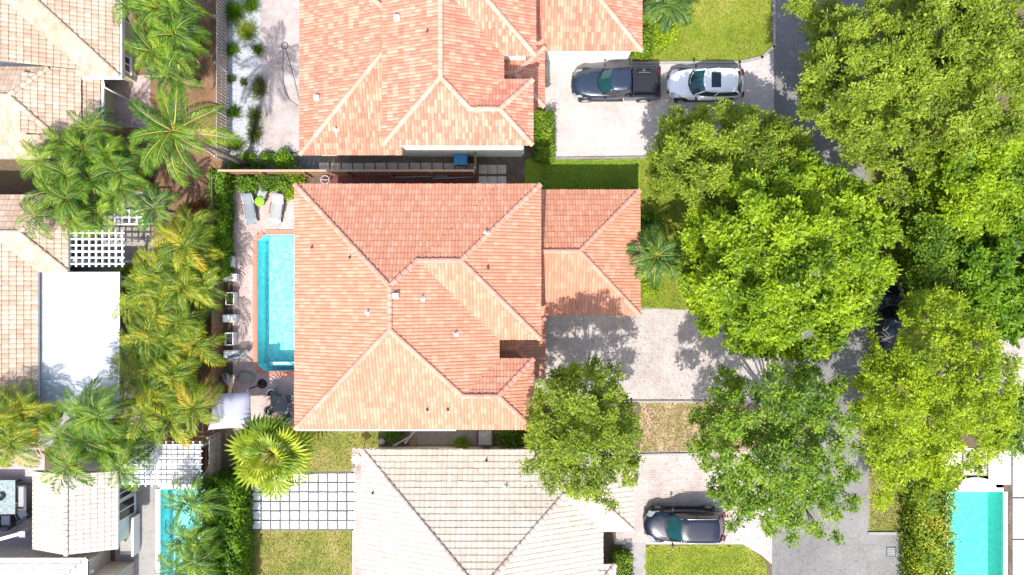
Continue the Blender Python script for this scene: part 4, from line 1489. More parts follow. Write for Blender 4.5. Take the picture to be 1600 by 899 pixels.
vehicle('pickup_truck', 'slate blue pickup truck with open black bed on the paver driveway', 'pickup truck', 962, 130, PI, 5.45, 1.90, 1.82, M['car_slate'], M['carglass'], 'pickup', roofrails=False, z=0.9)
vehicle('parked_car', 'white SUV with dark sunroof parked behind the pickup', 'car', 1102.5, 131, PI, 4.7, 1.92, 1.62, M['car_white'], M['carglass'], roofrails=False, sunroof=True)
vehicle('parked_car', 'dark navy SUV with chrome roof rails beside the cream roofed house', 'car', 1070, 822, PI, 5.0, 2.0, 1.74, M['car_navy'], M['carglass'], roofrails=True)
vehicle('parked_car', 'black car parked on the verge half hidden under tree crowns', 'car', 1390, 503, PI / 2, 4.7, 1.9, 1.5, M['car_black'], M['carglass_dark'], roofrails=False, roof_sheen_paint=M['car_slate'])  # slate blue roof colour paints in the sky's reflection


# ------------------------------------------------------------------ garden furniture and small things
def lounger(label, px, py, rz, fabric):
    p = P(px, py, 0.4)
    root = thing('sun_lounger', label, 'sun lounger', (p.x, p.y, 0.014), rz, 'loungers by the pool')
    mb = MB()   # sling: flat seat and raised back
    prof = [(-0.95, 0.36), (-0.55, 0.40), (0.25, 0.37), (0.42, 0.42), (0.72, 0.62), (0.95, 0.74)]
    vs, fs = [], []
    for x, z in prof:
        for y in (-0.30, -0.15, 0, 0.15, 0.30):
            vs.append((x, y, z - 0.03 * (1 - (y / 0.3) ** 2)))
    for i in range(len(prof) - 1):
        for k in range(4):
            fs.append((i * 5 + k, i * 5 + 5 + k, i * 5 + 6 + k, i * 5 + 1 + k))
    mb.add(vs, [tuple(reversed(f)) for f in fs], True)
    o = mb.build('sling', fabric, root)
    md = o.modifiers.new('thickness', 'SOLIDIFY')
    md.thickness = 0.025
    for s in (-1, 1):
        MB().tube([(x, s * 0.32, z) for x, z in prof], 0.03, 6).build('side_rail', M['metal'], root)
        MB().tube([(-0.3, s * 0.37, 0.40), (-0.25, s * 0.38, 0.56), (0.25, s * 0.38, 0.60), (0.35, s * 0.36, 0.46)], 0.028, 6).build('armrest', M['dgrey'], root)
        for x in (-0.75, 0.45):
            MB().tube([(x, s * 0.32, 0.38), (x + 0.05, s * 0.33, 0)], 0.025, 6).build('leg', M['metal'], root)
    return root


lounger('dusky grey sun lounger nearest the fence hedge', 390, 327, R(97), M['fabric_grey'])
lounger('pale grey sun lounger nearest the coral roof', 433, 327, R(80), M['fabric_light'])
p = P(410, 302, 0.5)
ch = thing('garden_chair', 'tilted grey garden chair against the bushes between two loungers', 'chair', (p.x, p.y, 0.014), R(155))
bevel(MB().cbox((0, 0, 0.44), (0.55, 0.52, 0.06)).build('seat', M['fabric_light'], ch), 0.02)
bevel(MB().cbox((-0.30, 0, 0.74), (0.07, 0.5, 0.58), 0, 1, -0.35).build('backrest', M['fabric_light'], ch), 0.02)
for sx in (-0.22, 0.22):
    for sy in (-0.22, 0.22):
        MB().tube([(sx, sy, 0.41), (sx * 1.1, sy * 1.1, 0)], 0.022, 6).build('leg', M['dgrey'], ch)
p = P(406, 315, 0.5)
tb = thing('side_table', 'round lime green topped side table between the loungers', 'side table', (p.x, p.y, 0.014))
MB().lathe([(0.27, 0.46), (0.31, 0.48), (0.31, 0.53), (0.28, 0.56), (0.0, 0.575)], 24).build('cushion_top', M['lime'], tb)
MB().lathe([(0.20, 0.0), (0.20, 0.03), (0.05, 0.06), (0.05, 0.42), (0.18, 0.455)], 14).build('pedestal', M['dgrey'], tb)

# white planters in a row along the fence
PLANTERS = [(357, 409, 'white box planter nearest the grey loungers, half under palm fronds', 0), (359, 434, 'wide low white planter second from the loungers', 1), (359, 467, 'white cube planter with yellow green succulent', 2), (358, 498, 'wide low white planter between the succulent and the black-filled cube', 1), (358, 530, 'white cube planter filled with black soil', 3), (360, 554, 'white planter partly under the grey leaf-shaped float', 1)]
for (px, py, lab, kind) in PLANTERS:
    hgt = 0.62 if kind in (2, 3) else 0.5
    p = P(px, py, hgt)
    pr = thing('planter', lab, 'planter', (p.x, p.y, 0.014), 0, 'white planters along the fence')
    sx, sy = (0.52, 0.78) if kind in (2, 3) else (0.84, 0.46)
    if kind == 0:
        sx, sy = 0.5, 0.7
    t = 0.05
    mb = MB()
    mb.box(-sx / 2, sx / 2, -sy / 2, -sy / 2 + t, 0, hgt)
    mb.box(-sx / 2, sx / 2, sy / 2 - t, sy / 2, 0, hgt)
    mb.box(-sx / 2, -sx / 2 + t, -sy / 2 + t, sy / 2 - t, 0, hgt)
    mb.box(sx / 2 - t, sx / 2, -sy / 2 + t, sy / 2 - t, 0, hgt)
    mb.build('box', M['white'], pr)
    if kind in (0, 1):
        bevel(MB().box(-sx / 2 + t, sx / 2 - t, -sy / 2 + t, sy / 2 - t, hgt - 0.1, hgt + 0.03).build('lid', M['white'], pr), 0.02)
    else:
        MB().box(-sx / 2 + t, sx / 2 - t, -sy / 2 + t, sy / 2 - t, 0.1, hgt - 0.12).build('soil', M['black'], pr)
    if kind == 2:
        rs = np.random.RandomState(5)
        k = 90
        pos = np.c_[rs.uniform(-.14, .14, k), rs.uniform(-.24, .24, k), np.full(k, hgt - .12)]
        d = np.c_[rs.normal(0, .5, k), rs.normal(0, .5, k), np.full(k, 1.0)]
        quads_mesh('plant', leaf_quads(pos, d, rs.normal(0, 1, (k, 3)), rs.uniform(.12, .26, k), np.full(k, .06)), M['lf_pale'], pr)

# slim leaf-shaped pool float leaning on the last planter
p = P(368, 559, 0.7)
fl = thing('pool_float', 'slim grey-green leaf-shaped float with round pale end', 'pool float', (p.x, p.y, 0.62), R(14))
mb = MB()
vs, top = [], []
for t in np.linspace(0, 1, 13):
    wd = 0.19 * math.sin(PI * min(1, t * 1.02 + 0.04)) ** 0.7
    x = -0.62 + 1.0 * t
    vs += [(x, -wd, 0), (x, 0, 0.07), (x, wd, 0), (x, 0, -0.05)]
fs = [(i * 4 + a, i * 4 + (a + 1) % 4, i * 4 + 4 + (a + 1) % 4, i * 4 + 4 + a) for i in range(12) for a in range(4)]
mb.add(vs, [tuple(reversed(f)) for f in fs], True)
mb.build('hull', M['stone_top'], fl)
MB().lathe([(0.10, -0.02), (0.20, 0.0), (0.22, 0.05), (0.19, 0.09), (0.11, 0.07), (0.08, 0.02)], 18, (0.50, 0.02, 0)).build('ring', M['fabric_light'], fl)
MB().tube([(0.1, 0, -0.62), (0.1, 0, -0.03)], 0.04, 8).build('stand', M['dgrey'], fl)

# black kettle barbecue
p = P(352, 592, 0.8)
bq = thing('kettle_barbecue', 'black round barbecue with its pale lid half open by the fence', 'barbecue', (p.x, p.y, 0.014))
MB().lathe([(0.10, 0.42), (0.26, 0.52), (0.33, 0.68), (0.34, 0.80), (0.31, 0.80), (0.28, 0.70)], 20).build('bowl', M['black'], bq)
mb = MB()
vs, fs = [], []
for i, a in enumerate(np.linspace(0, PI * 0.62, 7)):
    for k in range(13):
        ph = -PI / 2 + PI * k / 12
        vs.append((0.36 * math.cos(ph) * math.cos(a * 0.45), 0.36 * math.sin(ph), 0.82 + 0.36 * math.cos(ph) * math.sin(a * 0.45)))
for i in range(6):
    for k in range(12):
        fs.append((i * 13 + k, i * 13 + k + 1, i * 13 + 14 + k, i * 13 + 13 + k))
mb.add(vs, fs, True)
mb.build('lid', M['fabric_light'], bq)
for a in (0.3, 2.4, 4.5):
    MB().tube([(0.2 * math.cos(a), 0.2 * math.sin(a), 0.5), (0.3 * math.cos(a), 0.3 * math.sin(a), 0)], 0.02, 6).build('leg', M['black'], bq)
# oval taupe beanbag
p = P(383, 591, 0.3)
bb = thing('beanbag', 'oval taupe beanbag with dark carry handles beside the barbecue', 'beanbag', (p.x, p.y, 0.014), R(-8))
MB().lathe([(0.30, 0.0), (0.40, 0.08), (0.42, 0.2), (0.36, 0.33), (0.22, 0.40), (0.0, 0.42)], 22, (0, 0, 0), 1.35, 0.92).build('cushion', M['taupe'], bb)
MB().tube([(-0.42, -0.08, 0.30), (-0.47, 0.0, 0.36), (-0.38, 0.10, 0.36)], 0.025, 6).build('handle', M['black'], bb)
bevel(MB().cbox((0.40, 0.02, 0.31), (0.10, 0.30, 0.06), 0.25, 1, 0.5).build('handle', M['black'], bb), 0.02)

# white square parasol with its side post
zc = 2.45
um = thing('parasol', 'square white canvas parasol by the fence with palm shadows on it', 'parasol', P(410, 600))
um.location.z = 0.014
c4 = [P(336, 615, zc) - um.location, P(390, 613, zc) - um.location, P(392, 668, zc) - um.location, P(325, 672, zc) - um.location]
for q in c4:
    q.z = zc
ctr = sum(c4, Vector()) / 4
ctr.z = zc + 0.22
mb = MB()
rim, rimlow = [], []
for i in range(4):
    a0, a1 = c4[i], c4[(i + 1) % 4]
    for t in (0, 0.25, 0.5, 0.75):
        q = a0.lerp(a1, t)
        q = q.lerp(Vector((ctr.x, ctr.y, q.z)), 0.035 * math.sin(PI * t))
        rim.append(q)
vs = [ctr] + [r_.lerp(ctr, 0.5) + Vector((0, 0, 0.02)) for r_ in rim] + rim + [r_ - Vector((0, 0, 0.16)) for r_ in rim]
k = len(rim)
fs = [(0, 1 + (i + 1) % k, 1 + i) for i in range(k)] + [(1 + i, 1 + (i + 1) % k, 1 + k + (i + 1) % k, 1 + k + i) for i in range(k)] + [(1 + k + i, 1 + k + (i + 1) % k, 1 + 2 * k + (i + 1) % k, 1 + 2 * k + i) for i in range(k)]
mb.add(vs, fs, True)
mb.build('canopy', M['canvas'], um)
MB().tube([(0, 0, 0), (0, 0, 2.3)], 0.05, 10).build('post', M['black'], um)
MB().tube([(0, 0, 2.28), (ctr.x, ctr.y, zc + 0.1)], 0.022, 8).build('arm', M['white'], um)
MB().lathe([(0.3, 0.0), (0.3, 0.05), (0.08, 0.09), (0.07, 0.2)], 16).build('base', M['black'], um)
for q in c4:
    MB().tube([(ctr.x, ctr.y, zc + 0.15), (q.x, q.y, zc - 0.03)], 0.018, 6).build('rib', M['metal'], um)


# dining set by the pool
def dining_chair(label, px, py, rz, group, mat):
    p = P(px, py, 0.6)
    ch = thing('dining_chair', label, 'chair', (p.x, p.y, 0.014), rz, group)
    bevel(MB().cbox((0, 0, 0.44), (0.5, 0.5, 0.05)).build('seat', mat, ch), 0.03)
    mb = MB()
    vs = []
    for k in range(9):
        a = -PI / 2 + PI * k / 8
        vs += [(-0.08 - 0.22 * math.cos(a), 0.27 * math.sin(a), 0.47), (-0.12 - 0.26 * math.cos(a), 0.29 * math.sin(a), 0.82)]
    mb.add(vs, [(2 * k, 2 * k + 1, 2 * k + 3, 2 * k + 2) for k in range(8)], True)
    o = mb.build('backrest', mat, ch)
    md = o.modifiers.new('thickness', 'SOLIDIFY'); md.thickness = 0.025
    MB().tube([(vs[i][0], vs[i][1], 0.83) for i in range(1, 18, 2)], 0.024, 6).build('top_rail', M['metal'], ch)
    for sx in (-0.2, 0.2):
        for sy in (-0.2, 0.2):
            MB().tube([(sx, sy, 0.42), (sx * 1.15, sy * 1.15, 0)], 0.018, 6).build('leg', M['metal'], ch)
    return ch


p = P(437, 633, 0.74)
tb = thing('dining_table', 'oval dark slate table standing among chairs by the pool', 'table', (p.x, p.y, 0.014), R(-52))
MB().lathe([(0.43, 0.70), (0.46, 0.715), (0.46, 0.735), (0.44, 0.745), (0.0, 0.746)], 28, (0, 0, 0), 1.55, 0.95).build('tabletop', M['slate'], tb)
for sx in (-0.45, 0.45):
    for sy in (-0.22, 0.22):
        MB().tube([(sx, sy, 0.70), (sx * 1.1, sy * 1.1, 0)], 0.03, 8).build('leg', M['dgrey'], tb)
for (x, y, a, lab) in ((427, 617, -55, 'dark chair at the table end nearest the pool'), (452, 623, 200, 'dark chair on the house side of the oval table'), (447, 651, 118, 'dark chair at the table end nearest the fan palm'), (424, 640, 30, 'dark chair on the parasol side of the oval table')):
    dining_chair(lab, x, y, R(a), 'chairs round the oval table', M['slate'])

# stone-topped table and dark seats at the bottom left terrace
p = P(-4, 777, 0.74)
tb = thing('dining_table', 'square table with mottled stone top on the corner terrace', 'table', (p.x, p.y, 0.014))
bevel(MB().box(-1.1, 1.1, -1.05, 1.05, 0.69, 0.745).build('tabletop', M['stone_top'], tb), 0.015)
for sx in (-0.9, 0.9):
    for sy in (-0.85, 0.85):
        MB().box(sx - .05, sx + .05, sy - .05, sy + .05, 0, 0.688).build('leg', M['dgrey'], tb)
p = P(2, 776, 0.8)
bo = thing('bowl', 'black round bowl on the mottled stone table', 'bowl', (p.x, p.y, 0.762))
MB().lathe([(0.12, 0.0), (0.2, 0.03), (0.25, 0.12), (0.23, 0.12), (0.17, 0.05), (0.0, 0.04)], 18).build('bowl_shell', M['black'], bo)


def armchair(label, px, py, rz, sx=0.75, sy=0.8):
    p = P(px, py, 0.5)
    r_ = thing('garden_armchair', label, 'armchair', (p.x, p.y, 0.016), rz, 'dark seats round the stone table')
    bevel(MB().box(-sx / 2, sx / 2, -sy / 2, sy / 2, 0.08, 0.40).build('base', M['dgrey'], r_), 0.03)
    bevel(MB().box(-sx / 2 + 0.12, sx / 2 - 0.02, -sy / 2 + 0.1, sy / 2 - 0.1, 0.402, 0.50).build('seat_cushion', M['grey'], r_), 0.03)
    bevel(MB().box(-sx / 2 - 0.08, -sx / 2 + 0.10, -sy / 2 + 0.02, sy / 2 - 0.02, 0.402, 0.86).build('backrest', M['dgrey'], r_), 0.03)
    for s in (-1, 1):
        y0, y1 = sorted((s * (sy / 2 - 0.09), s * sy / 2))
        bevel(MB().box(-sx / 2 + 0.11, sx / 2, y0, y1, 0.402, 0.62).build('armrest', M['dgrey'], r_), 0.02)
    return r_


armchair('long dark grey seat on the gable side of the stone table', 36, 777, PI, 0.75, 1.5)
armchair('dark grey seat directly below the stone table', 9, 815, PI / 2)
armchair('dark grey seat beside the white slanted beam', 35, 803, R(120))
p, q = P(-20, 848, 2.2), P(38, 832, 2.2)
bmn = thing('awning_arm', 'white slanted awning arm ending in a grey block', 'awning arm', (0, 0, 0))
d = q - p
MB().cbox(((p.x + q.x) / 2, (p.y + q.y) / 2, 2.2), (d.length, 0.18, 0.16), math.atan2(d.y, d.x)).build('arm', M['white'], bmn)
MB().cbox((q.x - 0.1, q.y - 0.1, 2.02), (0.38, 0.36, 0.5)).build('bracket', M['grey'], bmn)
MB().cbox((q.x - 0.1, q.y - 0.1, 0.89), (0.1, 0.1, 1.75)).build('post', M['grey'], bmn)

# trough planter below the gabled house
p = P(199, 838, 0.7)
tr = thing('planter', 'grey stone planter with dark shrub and white edge by terrace', 'planter', (p.x, p.y, 0.016))
bevel(MB().box(-0.44, 0.30, -1.15, 1.15, 0, 0.7).build('box', M['concrete'], tr), 0.02)
bevel(MB().box(0.305, 0.44, -1.2, 1.2, 0, 0.82).build('edge_board', M['white'], tr), 0.02)
rs = np.random.RandomState(8)
k = 160
dd = nrm(rs.normal(0, 1, (k, 3))); dd[:, 2] = abs(dd[:, 2])
quads_mesh('plant', leaf_quads(np.array([-.08, .1, .72]) + dd * rs.uniform(0, .16, (k, 1)) * [1, 2.2, 1.5], dd, rs.normal(0, 1, (k, 3)), rs.uniform(.08, .16, k), np.full(k, .06)), M['lf_jade'], tr)

# blue wheeled bin
p = P(720, 249, 0.9)
bn = thing('recycling_bin', 'blue wheeled recycling bin standing on the stepping stones', 'bin', (p.x, p.y, 0.06))
bevel(MB().cbox((0, 0, 0.44), (0.66, 0.60, 0.84), 0, 1.12).build('bin_body', M['bin_blue'], bn), 0.04)
mb = MB().box(-0.42, 0.42, -0.38, 0.38, 0.865, 0.93)
mb.cbox((0, 0.0, 0.945), (0.62, 0.56, 0.03))
bevel(mb.build('lid', M['bin_blue'], bn), 0.03)
MB().tube([(-0.33, 0.42, 0.84), (0.33, 0.42, 0.84)], 0.02, 6).build('handle', M['bin_blue'], bn)
for s in (-1, 1):
    MB().tube([(s * 0.3, 0.30, 0.0), (s * 0.36, 0.30, 0.0)], 0.1, 12).build('wheel', M['tyre'], bn)
bn.location.z = 0.10

# air conditioner in the southern side yard
p = P(758, 686, 0.85)
ac = thing('air_conditioner', 'square grey air conditioner with round fan in the side yard', 'air conditioner', (p.x, p.y, 0.012))
mb = MB().box(-0.45, 0.45, -0.5, 0.5, 0.0, 0.08)
mb.build('pad', M['concrete'], ac)
bevel(MB().box(-0.40, 0.40, -0.40, 0.40, 0.082, 0.84).build('casing', M['grey'], ac), 0.04)
MB().lathe([(0.33, 0.84), (0.35, 0.87), (0.30, 0.885), (0.29, 0.85)], 24).build('fan_ring', M['metal'], ac)
MB().lathe([(0.29, 0.842), (0.29, 0.846)], 24).build('fan_well', M['black'], ac)
for k in range(3):
    a = k * 2 * PI / 3
    MB().add([(0, 0, 0.86), (0.27 * math.cos(a), 0.27 * math.sin(a), 0.853), (0.27 * math.cos(a + 0.7), 0.27 * math.sin(a + 0.7), 0.868)], [(0, 1, 2)]).build('fan_blade', M['metal'], ac)
for k in range(3):
    r_ = 0.09 + 0.08 * k
    MB().tube([(r_ * math.cos(t), r_ * math.sin(t), 0.89) for t in np.linspace(0, 2 * PI, 19)], 0.008, 5).build('grille_ring', M['metal'], ac)
p = P(597, 690, 0.3)
o = thing('round_lid', 'pale round lid lying at the end of the side yard', 'lid', (p.x, p.y, 0.012))
MB().lathe([(0.17, 0.0), (0.19, 0.03), (0.19, 0.28), (0.15, 0.31), (0.0, 0.33)], 18).build('lid_disc', M['fabric_light'], o)
for i, (x, y, a, L_) in enumerate(((628, 690, 0.5, 1.3), (640, 684, 0.9, 1.0), (648, 692, 1.6, 0.7))):
    p = P(x, y, 0.3)
    o = MB().cbox((0, 0, 0), (L_, 0.12, 0.05), 0, 1, 0.12).build('timber_offcut', M['wood_grey' if i != 2 else 'wood_brown'])
    o.location = (p.x, p.y, 0.14); o.rotation_euler = (0, 0, a)
    tag(o, ('long weathered plank dumped in the southern side yard', 'weathered plank crossing the longer one in the side yard', 'short brown plank end in the southern side yard')[i], 'plank', 'planks in the side yard')
p = P(735, 704, 0.2)
# white wall box at the corner of the cream roof
p = P(558, 718, 1.6)
o = thing('satellite_dish', 'white square dish on a short mast beside the cream roof corner', 'satellite dish', (p.x, p.y, 0.012), R(45))
bevel(MB().cbox((0, 0, 1.66), (0.50, 0.50, 0.05), 0, 1, 0.2).build('dish', M['white'], o), 0.02)
MB().tube([(0, 0, 0), (0, 0, 1.63)], 0.03, 8).build('mast', M['grey'], o)
MB().tube([(0, 0, 1.6), (0.28, 0, 1.8)], 0.012, 6).build('feed_arm', M['dgrey'], o)
# white pipes and ring in the maroon strip
for (x0, y0, x1, y1, lab) in ((617, 277, 700, 275, 'long thin pale pipe lying on the maroon strip'), (676, 279, 742, 276, 'white pipe nearest the gate on the maroon strip')):
    p, q = P(x0, y0, 0.2), P(x1, y1, 0.2)
    o = MB().tube([p, p.lerp(q, 0.5) - Vector((0, 0, 0.02)), q], 0.045, 8).build('pipe', M['fabric_light'])
    tag(o, lab, 'pipe', 'pipes in the side yard')
p = P(508, 281, 0.5)
o = thing('hose_reel', 'white hose ring hanging on the fence beside the coral roof', 'hose', (p.x, p.y, 0.014))
MB().tube([(0.26 * math.cos(t), 0.26 * math.sin(t), 0.5 + 0.02 * math.sin(5 * t)) for t in np.linspace(0, 2 * PI, 25)], 0.045, 8).build('coil', M['fabric_light'], o)
MB().tube([(0, 0, 0), (0, 0, 0.5)], 0.04, 8).build('stand', M['grey'], o)
MB().cbox((0, 0, 0.49), (0.46, 0.05, 0.03)).build('cross_bar', M['grey'], o)
# hose on the northern patio
pts = [(445, 73), (441, 76), (443, 84), (442, 105), (443, 130), (448, 148), (455, 158), (466, 166)]
pts2 = [(445, 73), (452, 95), (459, 120), (465, 145), (468, 160)]
o = thing('garden_hose', 'thin dark garden hose looped across the pale northern patio', 'hose', (0, 0, 0))
MB().tube([P(*q, 0) + Vector((0, 0, 0.035)) for q in pts], 0.016, 6).build('hose_run', M['dgrey'], o)
MB().tube([P(*q, 0) + Vector((0, 0, 0.037)) for q in pts2], 0.016, 6).build('hose_run', M['dgrey'], o)
c0 = P(445, 72)
MB().tube([c0 + Vector((0.2 * math.cos(t), 0.2 * math.sin(t), 0.05)) for t in np.linspace(0, 2 * PI, 21)], 0.02, 6).build('coil', M['dgrey'], o)


# ------------------------------------------------------------------ vegetation
def spray_leaves(rs, c, r, nb, lp, L, W, flat=0.75, up=0.7, zmin=-0.25, jit=0.10, shell=0.5):
    """Leaves strung along twigs that radiate from a clump's centre."""
    d = rs.normal(0, 1, (nb, 3))
    d = nrm(d)
    d[:, 2] = np.where(d[:, 2] < zmin, -d[:, 2], d[:, 2])
    d[:, 2] *= flat
    ln = r * rs.uniform(0.6, 1.15, nb)
    t = rs.uniform(0.06, 1.0, (nb, lp)) ** shell
    pos = np.array(c)[None, None, :] + d[:, None, :] * (ln[:, None] * t)[:, :, None]
    pos[:, :, 2] -= 0.12 * r * t ** 2
    pos = pos.reshape(-1, 3) + rs.normal(0, jit, (nb * lp, 3))
    dd = np.repeat(d, lp, axis=0) * 0.7 + rs.normal(0, 0.55, (nb * lp, 3))
    dd[:, 2] *= 0.6
    nn = np.repeat(d, lp, axis=0) * (1 - up) + np.array([0, -0.12, up]) + rs.normal(0, 0.38, (nb * lp, 3))
    k = nb * lp
    return leaf_quads(pos, dd, nrm(nn), L * rs.lognormal(-.05, .33, k), W * rs.lognormal(-.05, .33, k))


def tree(name, label, cat, lumps, mat, trunk_px, zt, leafL=0.2, leafW=0.11, dens=1.0, seed=1, group=None, nlp=9, trunk_r=0.2, up=0.48, jit=0.07, shell=0.36, zmin=0.0, void=(), under=0.4):
    """lumps: (px, py, radius px, z) clumps of the crown as they show in the photo."""
    rs = np.random.RandomState(seed)
    lumps = [(a, b_, c_, max(d_, zmin)) for a, b_, c_, d_ in lumps]
    base = P(trunk_px[0], trunk_px[1], 0)
    root = thing(name, label, cat, (base.x, base.y, 0), 0, group)
    V = []
    tops = []
    for (px, py, rp, z) in lumps:
        c = P(px, py, z) - Vector((base.x, base.y, 0))
        r = rp * S * (H - z) / H
        tops.append((c, r))
        nb = max(10, int(dens * 88 * r * r))
        V.append(spray_leaves(rs, c, r, nb, nlp, leafL, leafW, up=up, jit=jit, shell=shell))
        if z > 4 and rs.rand() < under:      # inner, lower foliage that closes the crown from below
            c2 = Vector((c.x * 0.86, c.y * 0.86, c.z - rs.uniform(1.3, 2.4)))
            V.append(spray_leaves(rs, c2, r * 1.25, int(nb * 0.6), nlp, leafL * 1.25, leafW * 1.3, up=up, jit=jit, shell=0.6))
    V = np.concatenate(V)
    for (vx, vy, va, vb) in void:       # open gap in the crown
        zz = V[:, 0, 2]
        kx = S * (H - zz) / H
        ix = (V[:, 0, 0] + base.x) / kx + 800
        iy = 449.5 - (V[:, 0, 1] + base.y) / kx
        V = V[((ix - vx) / va) ** 2 + ((iy - vy) / vb) ** 2 > rs.uniform(.7, 1.15, len(V))]
    quads_mesh('crown', V, mat, root)
    mb = MB()
    fork = zt * 0.38
    lean = Vector((rs.uniform(-.2, .2), rs.uniform(-.2, .2), 0))
    fk = lean + Vector((0, 0, fork))
    mb.tube([(0, 0, 0), (0, 0, 0.25), lean * 0.5 + Vector((0, 0, fork * 0.5)), fk], [trunk_r * 1.5, trunk_r * 1.1, trunk_r, trunk_r * 0.85], 10)
    order = sorted(range(len(tops)), key=lambda i: rs.rand())[:18]
    for i in order:
        c, r = tops[i]
        m = fk.lerp(c, 0.5) + Vector((rs.uniform(-.3, .3), rs.uniform(-.3, .3), 0.25 - 0.04 * (c - fk).length))
        mb.tube([fk, fk.lerp(m, 0.6) - Vector((0, 0, .2)), m - Vector((0, 0, .2)), c - Vector((0, 0, 0.25 * r))], [trunk_r * 0.45, trunk_r * 0.3, trunk_r * 0.2, 0.015], 6)
        for _ in range(3):
            e = c + Vector((rs.normal(0, r * .5), rs.normal(0, r * .5), rs.uniform(-.1, .4) * r))
            mb.tube([m.lerp(c, 0.6), e], [0.03, 0.008], 4)
    for c, r in tops:
        for _ in range(2):
            a = rs.uniform(0, 2 * PI)
            e = c + Vector((math.cos(a) * r * rs.uniform(.5, 1.1), math.sin(a) * r * rs.uniform(.5, 1.1), r * rs.uniform(.1, .75)))
            st = c - Vector((0, 0, r * .6))
            mb.tube([st, st.lerp(e, .55) + Vector((rs.normal(0, .08), rs.normal(0, .08), .05)), e], [0.028, 0.018, 0.006], 4, caps=False)
    mb.build('trunk', M['bark'], root)
    return root


def blob(cx, cy, rx, ry, n, zlo, zhi, rmin, rmax, seed, rim=0.35, dense=1.6, zj=1.3):
    """Scatter clump centres over an ellipse, higher in the middle, with an uneven rim."""
    rs = np.random.RandomState(seed)
    pts = []
    n = int(n * dense)
    tries = 0
    while len(pts) < n and tries < 20000:
        tries += 1
        a = rs.uniform(0, 2 * PI)
        q = math.sqrt(rs.uniform(0, 1))
        x, y = cx + rx * q * math.cos(a), cy + ry * q * math.sin(a)
        r = rs.uniform(rmin, rmax) * (1 - rim * q)
        if any(math.hypot(x - b[0], y - b[1]) < 0.44 * (r + b[2]) for b in pts):
            continue
        z = zlo + (zhi - zlo) * math.sqrt(max(0, 1 - q * q)) + rs.uniform(-zj, zj)
        pts.append((x, y, r, z))
    return pts


TR = 'street trees along the road'
tree('oak_tree', 'wide feathery green oak overhanging the road beyond the white SUV', 'tree',
     blob(1375, 115, 122, 120, 60, 6.0, 10.0, 16, 27, 11, dense=1.5) + [(1262, 150, 17, 6), (1258, 170, 15, 6), (1270, 105, 16, 6.2), (1280, 75, 16, 6), (1300, 45, 16, 6), (1262, 15, 22, 6), (1240, 8, 15, 5.5), (1300, 10, 16, 6), (1300, 200, 20, 6), (1330, 240, 18, 5.6), (1360, 250, 18, 5.5), (1390, 262, 15, 5), (1402, 285, 15, 4), (1385, 300, 13, 3.5), (1408, 310, 12, 3)],
     M['lf_oak'], (1368, 130), 8, 0.165, 0.085, 1.9, 21, TR, zmin=6.3)
tree('oak_tree', 'broad green oak filling the top right corner', 'tree', blob(1530, 78, 122, 165, 76, 6.0, 10.2, 17, 28, 12, dense=1.45) + [(1440, 225, 20, 6.5), (1425, 245, 17, 6), (1450, 250, 18, 6), (1420, 205, 18, 6.5)], M['lf_oak'], (1520, 80), 8, 0.165, 0.085, 1.9, 22, TR, zmin=6.3)
tree('oak_tree', 'olive green oak spreading over the pink paver driveway behind the mahogany', 'tree',
     blob(1145, 250, 128, 82, 58, 4.8, 7.6, 15, 24, 13, dense=1.6) + [(1040, 195, 14, 5), (1055, 180, 13, 5), (1095, 180, 16, 5.4), (1150, 190, 15, 5.4), (1200, 205, 16, 5.6), (1232, 210, 14, 5.4), (1030, 225, 13, 5), (1252, 232, 14, 5.2), (1020, 270, 13, 4.8), (1028, 300, 14, 4.8)],
     M['lf_oak'], (1120, 275), 7, 0.16, 0.08, 1.9, 23, TR, zmin=4.8)
tree('mahogany_tree', 'largest bright yellow green tree with dense clumps beside the coral garage', 'tree',
     blob(1232, 402, 158, 152, 84, 6.0, 11.0, 17, 27, 14, rim=0.2, dense=1.25, zj=1.2) + [(1085, 400, 15, 5.5), (1090, 465, 17, 5.6), (1105, 510, 18, 5.8), (1150, 535, 18, 5.8), (1200, 545, 17, 5.6), (1245, 548, 15, 5.4), (1380, 340, 18, 6), (1385, 420, 17, 6), (1335, 300, 20, 6)],
     M['lf_bright'], (1195, 425), 10, 0.185, 0.12, 2.0, 24, TR, up=0.45, shell=0.33, void=((1392, 480, 20, 36),))
tree('oak_tree', 'mid green oak leaning over the corner of the cream roof', 'tree',
     blob(912, 672, 84, 100, 46, 7.4, 9.8, 15, 24, 15, dense=1.6) + [(928, 572, 15, 5.5), (900, 582, 14, 5.4), (960, 580, 15, 5.5), (885, 620, 15, 5.2), (990, 660, 13, 5), (832, 690, 13, 5), (826, 730, 14, 4.8), (980, 745, 16, 5), (990, 720, 13, 4.8), (940, 775, 14, 4.6), (955, 790, 11, 4.4), (900, 765, 15, 4.8), (860, 755, 15, 4.8)],
     M['lf_oak'], (905, 640), 7, 0.15, 0.075, 1.7, 25, TR, zmin=7.2)
tree('oak_tree', 'dark green open oak shading the road beside the dark navy SUV', 'tree',
     blob(1212, 690, 122, 126, 56, 6.8, 9.6, 16, 25, 16, dense=1.6) + [(1090, 650, 16, 5.4), (1088, 700, 16, 5.2), (1120, 760, 18, 5.2), (1165, 800, 17, 5), (1145, 818, 13, 4.6), (1240, 815, 17, 5), (1300, 800, 16, 5), (1330, 740, 15, 5), (1130, 590, 17, 5.6), (1250, 580, 18, 5.6), (1310, 600, 16, 5.4), (1310, 838, 11, 4.6), (1330, 785, 15, 5), (1275, 828, 15, 5), (1205, 822, 15, 5), (1340, 700, 14, 5), (1238, 842, 11, 5)],
     M['lf_dark'], (1195, 668), 8, 0.16, 0.08, 1.7, 26, TR, zmin=6.3, under=0.2)
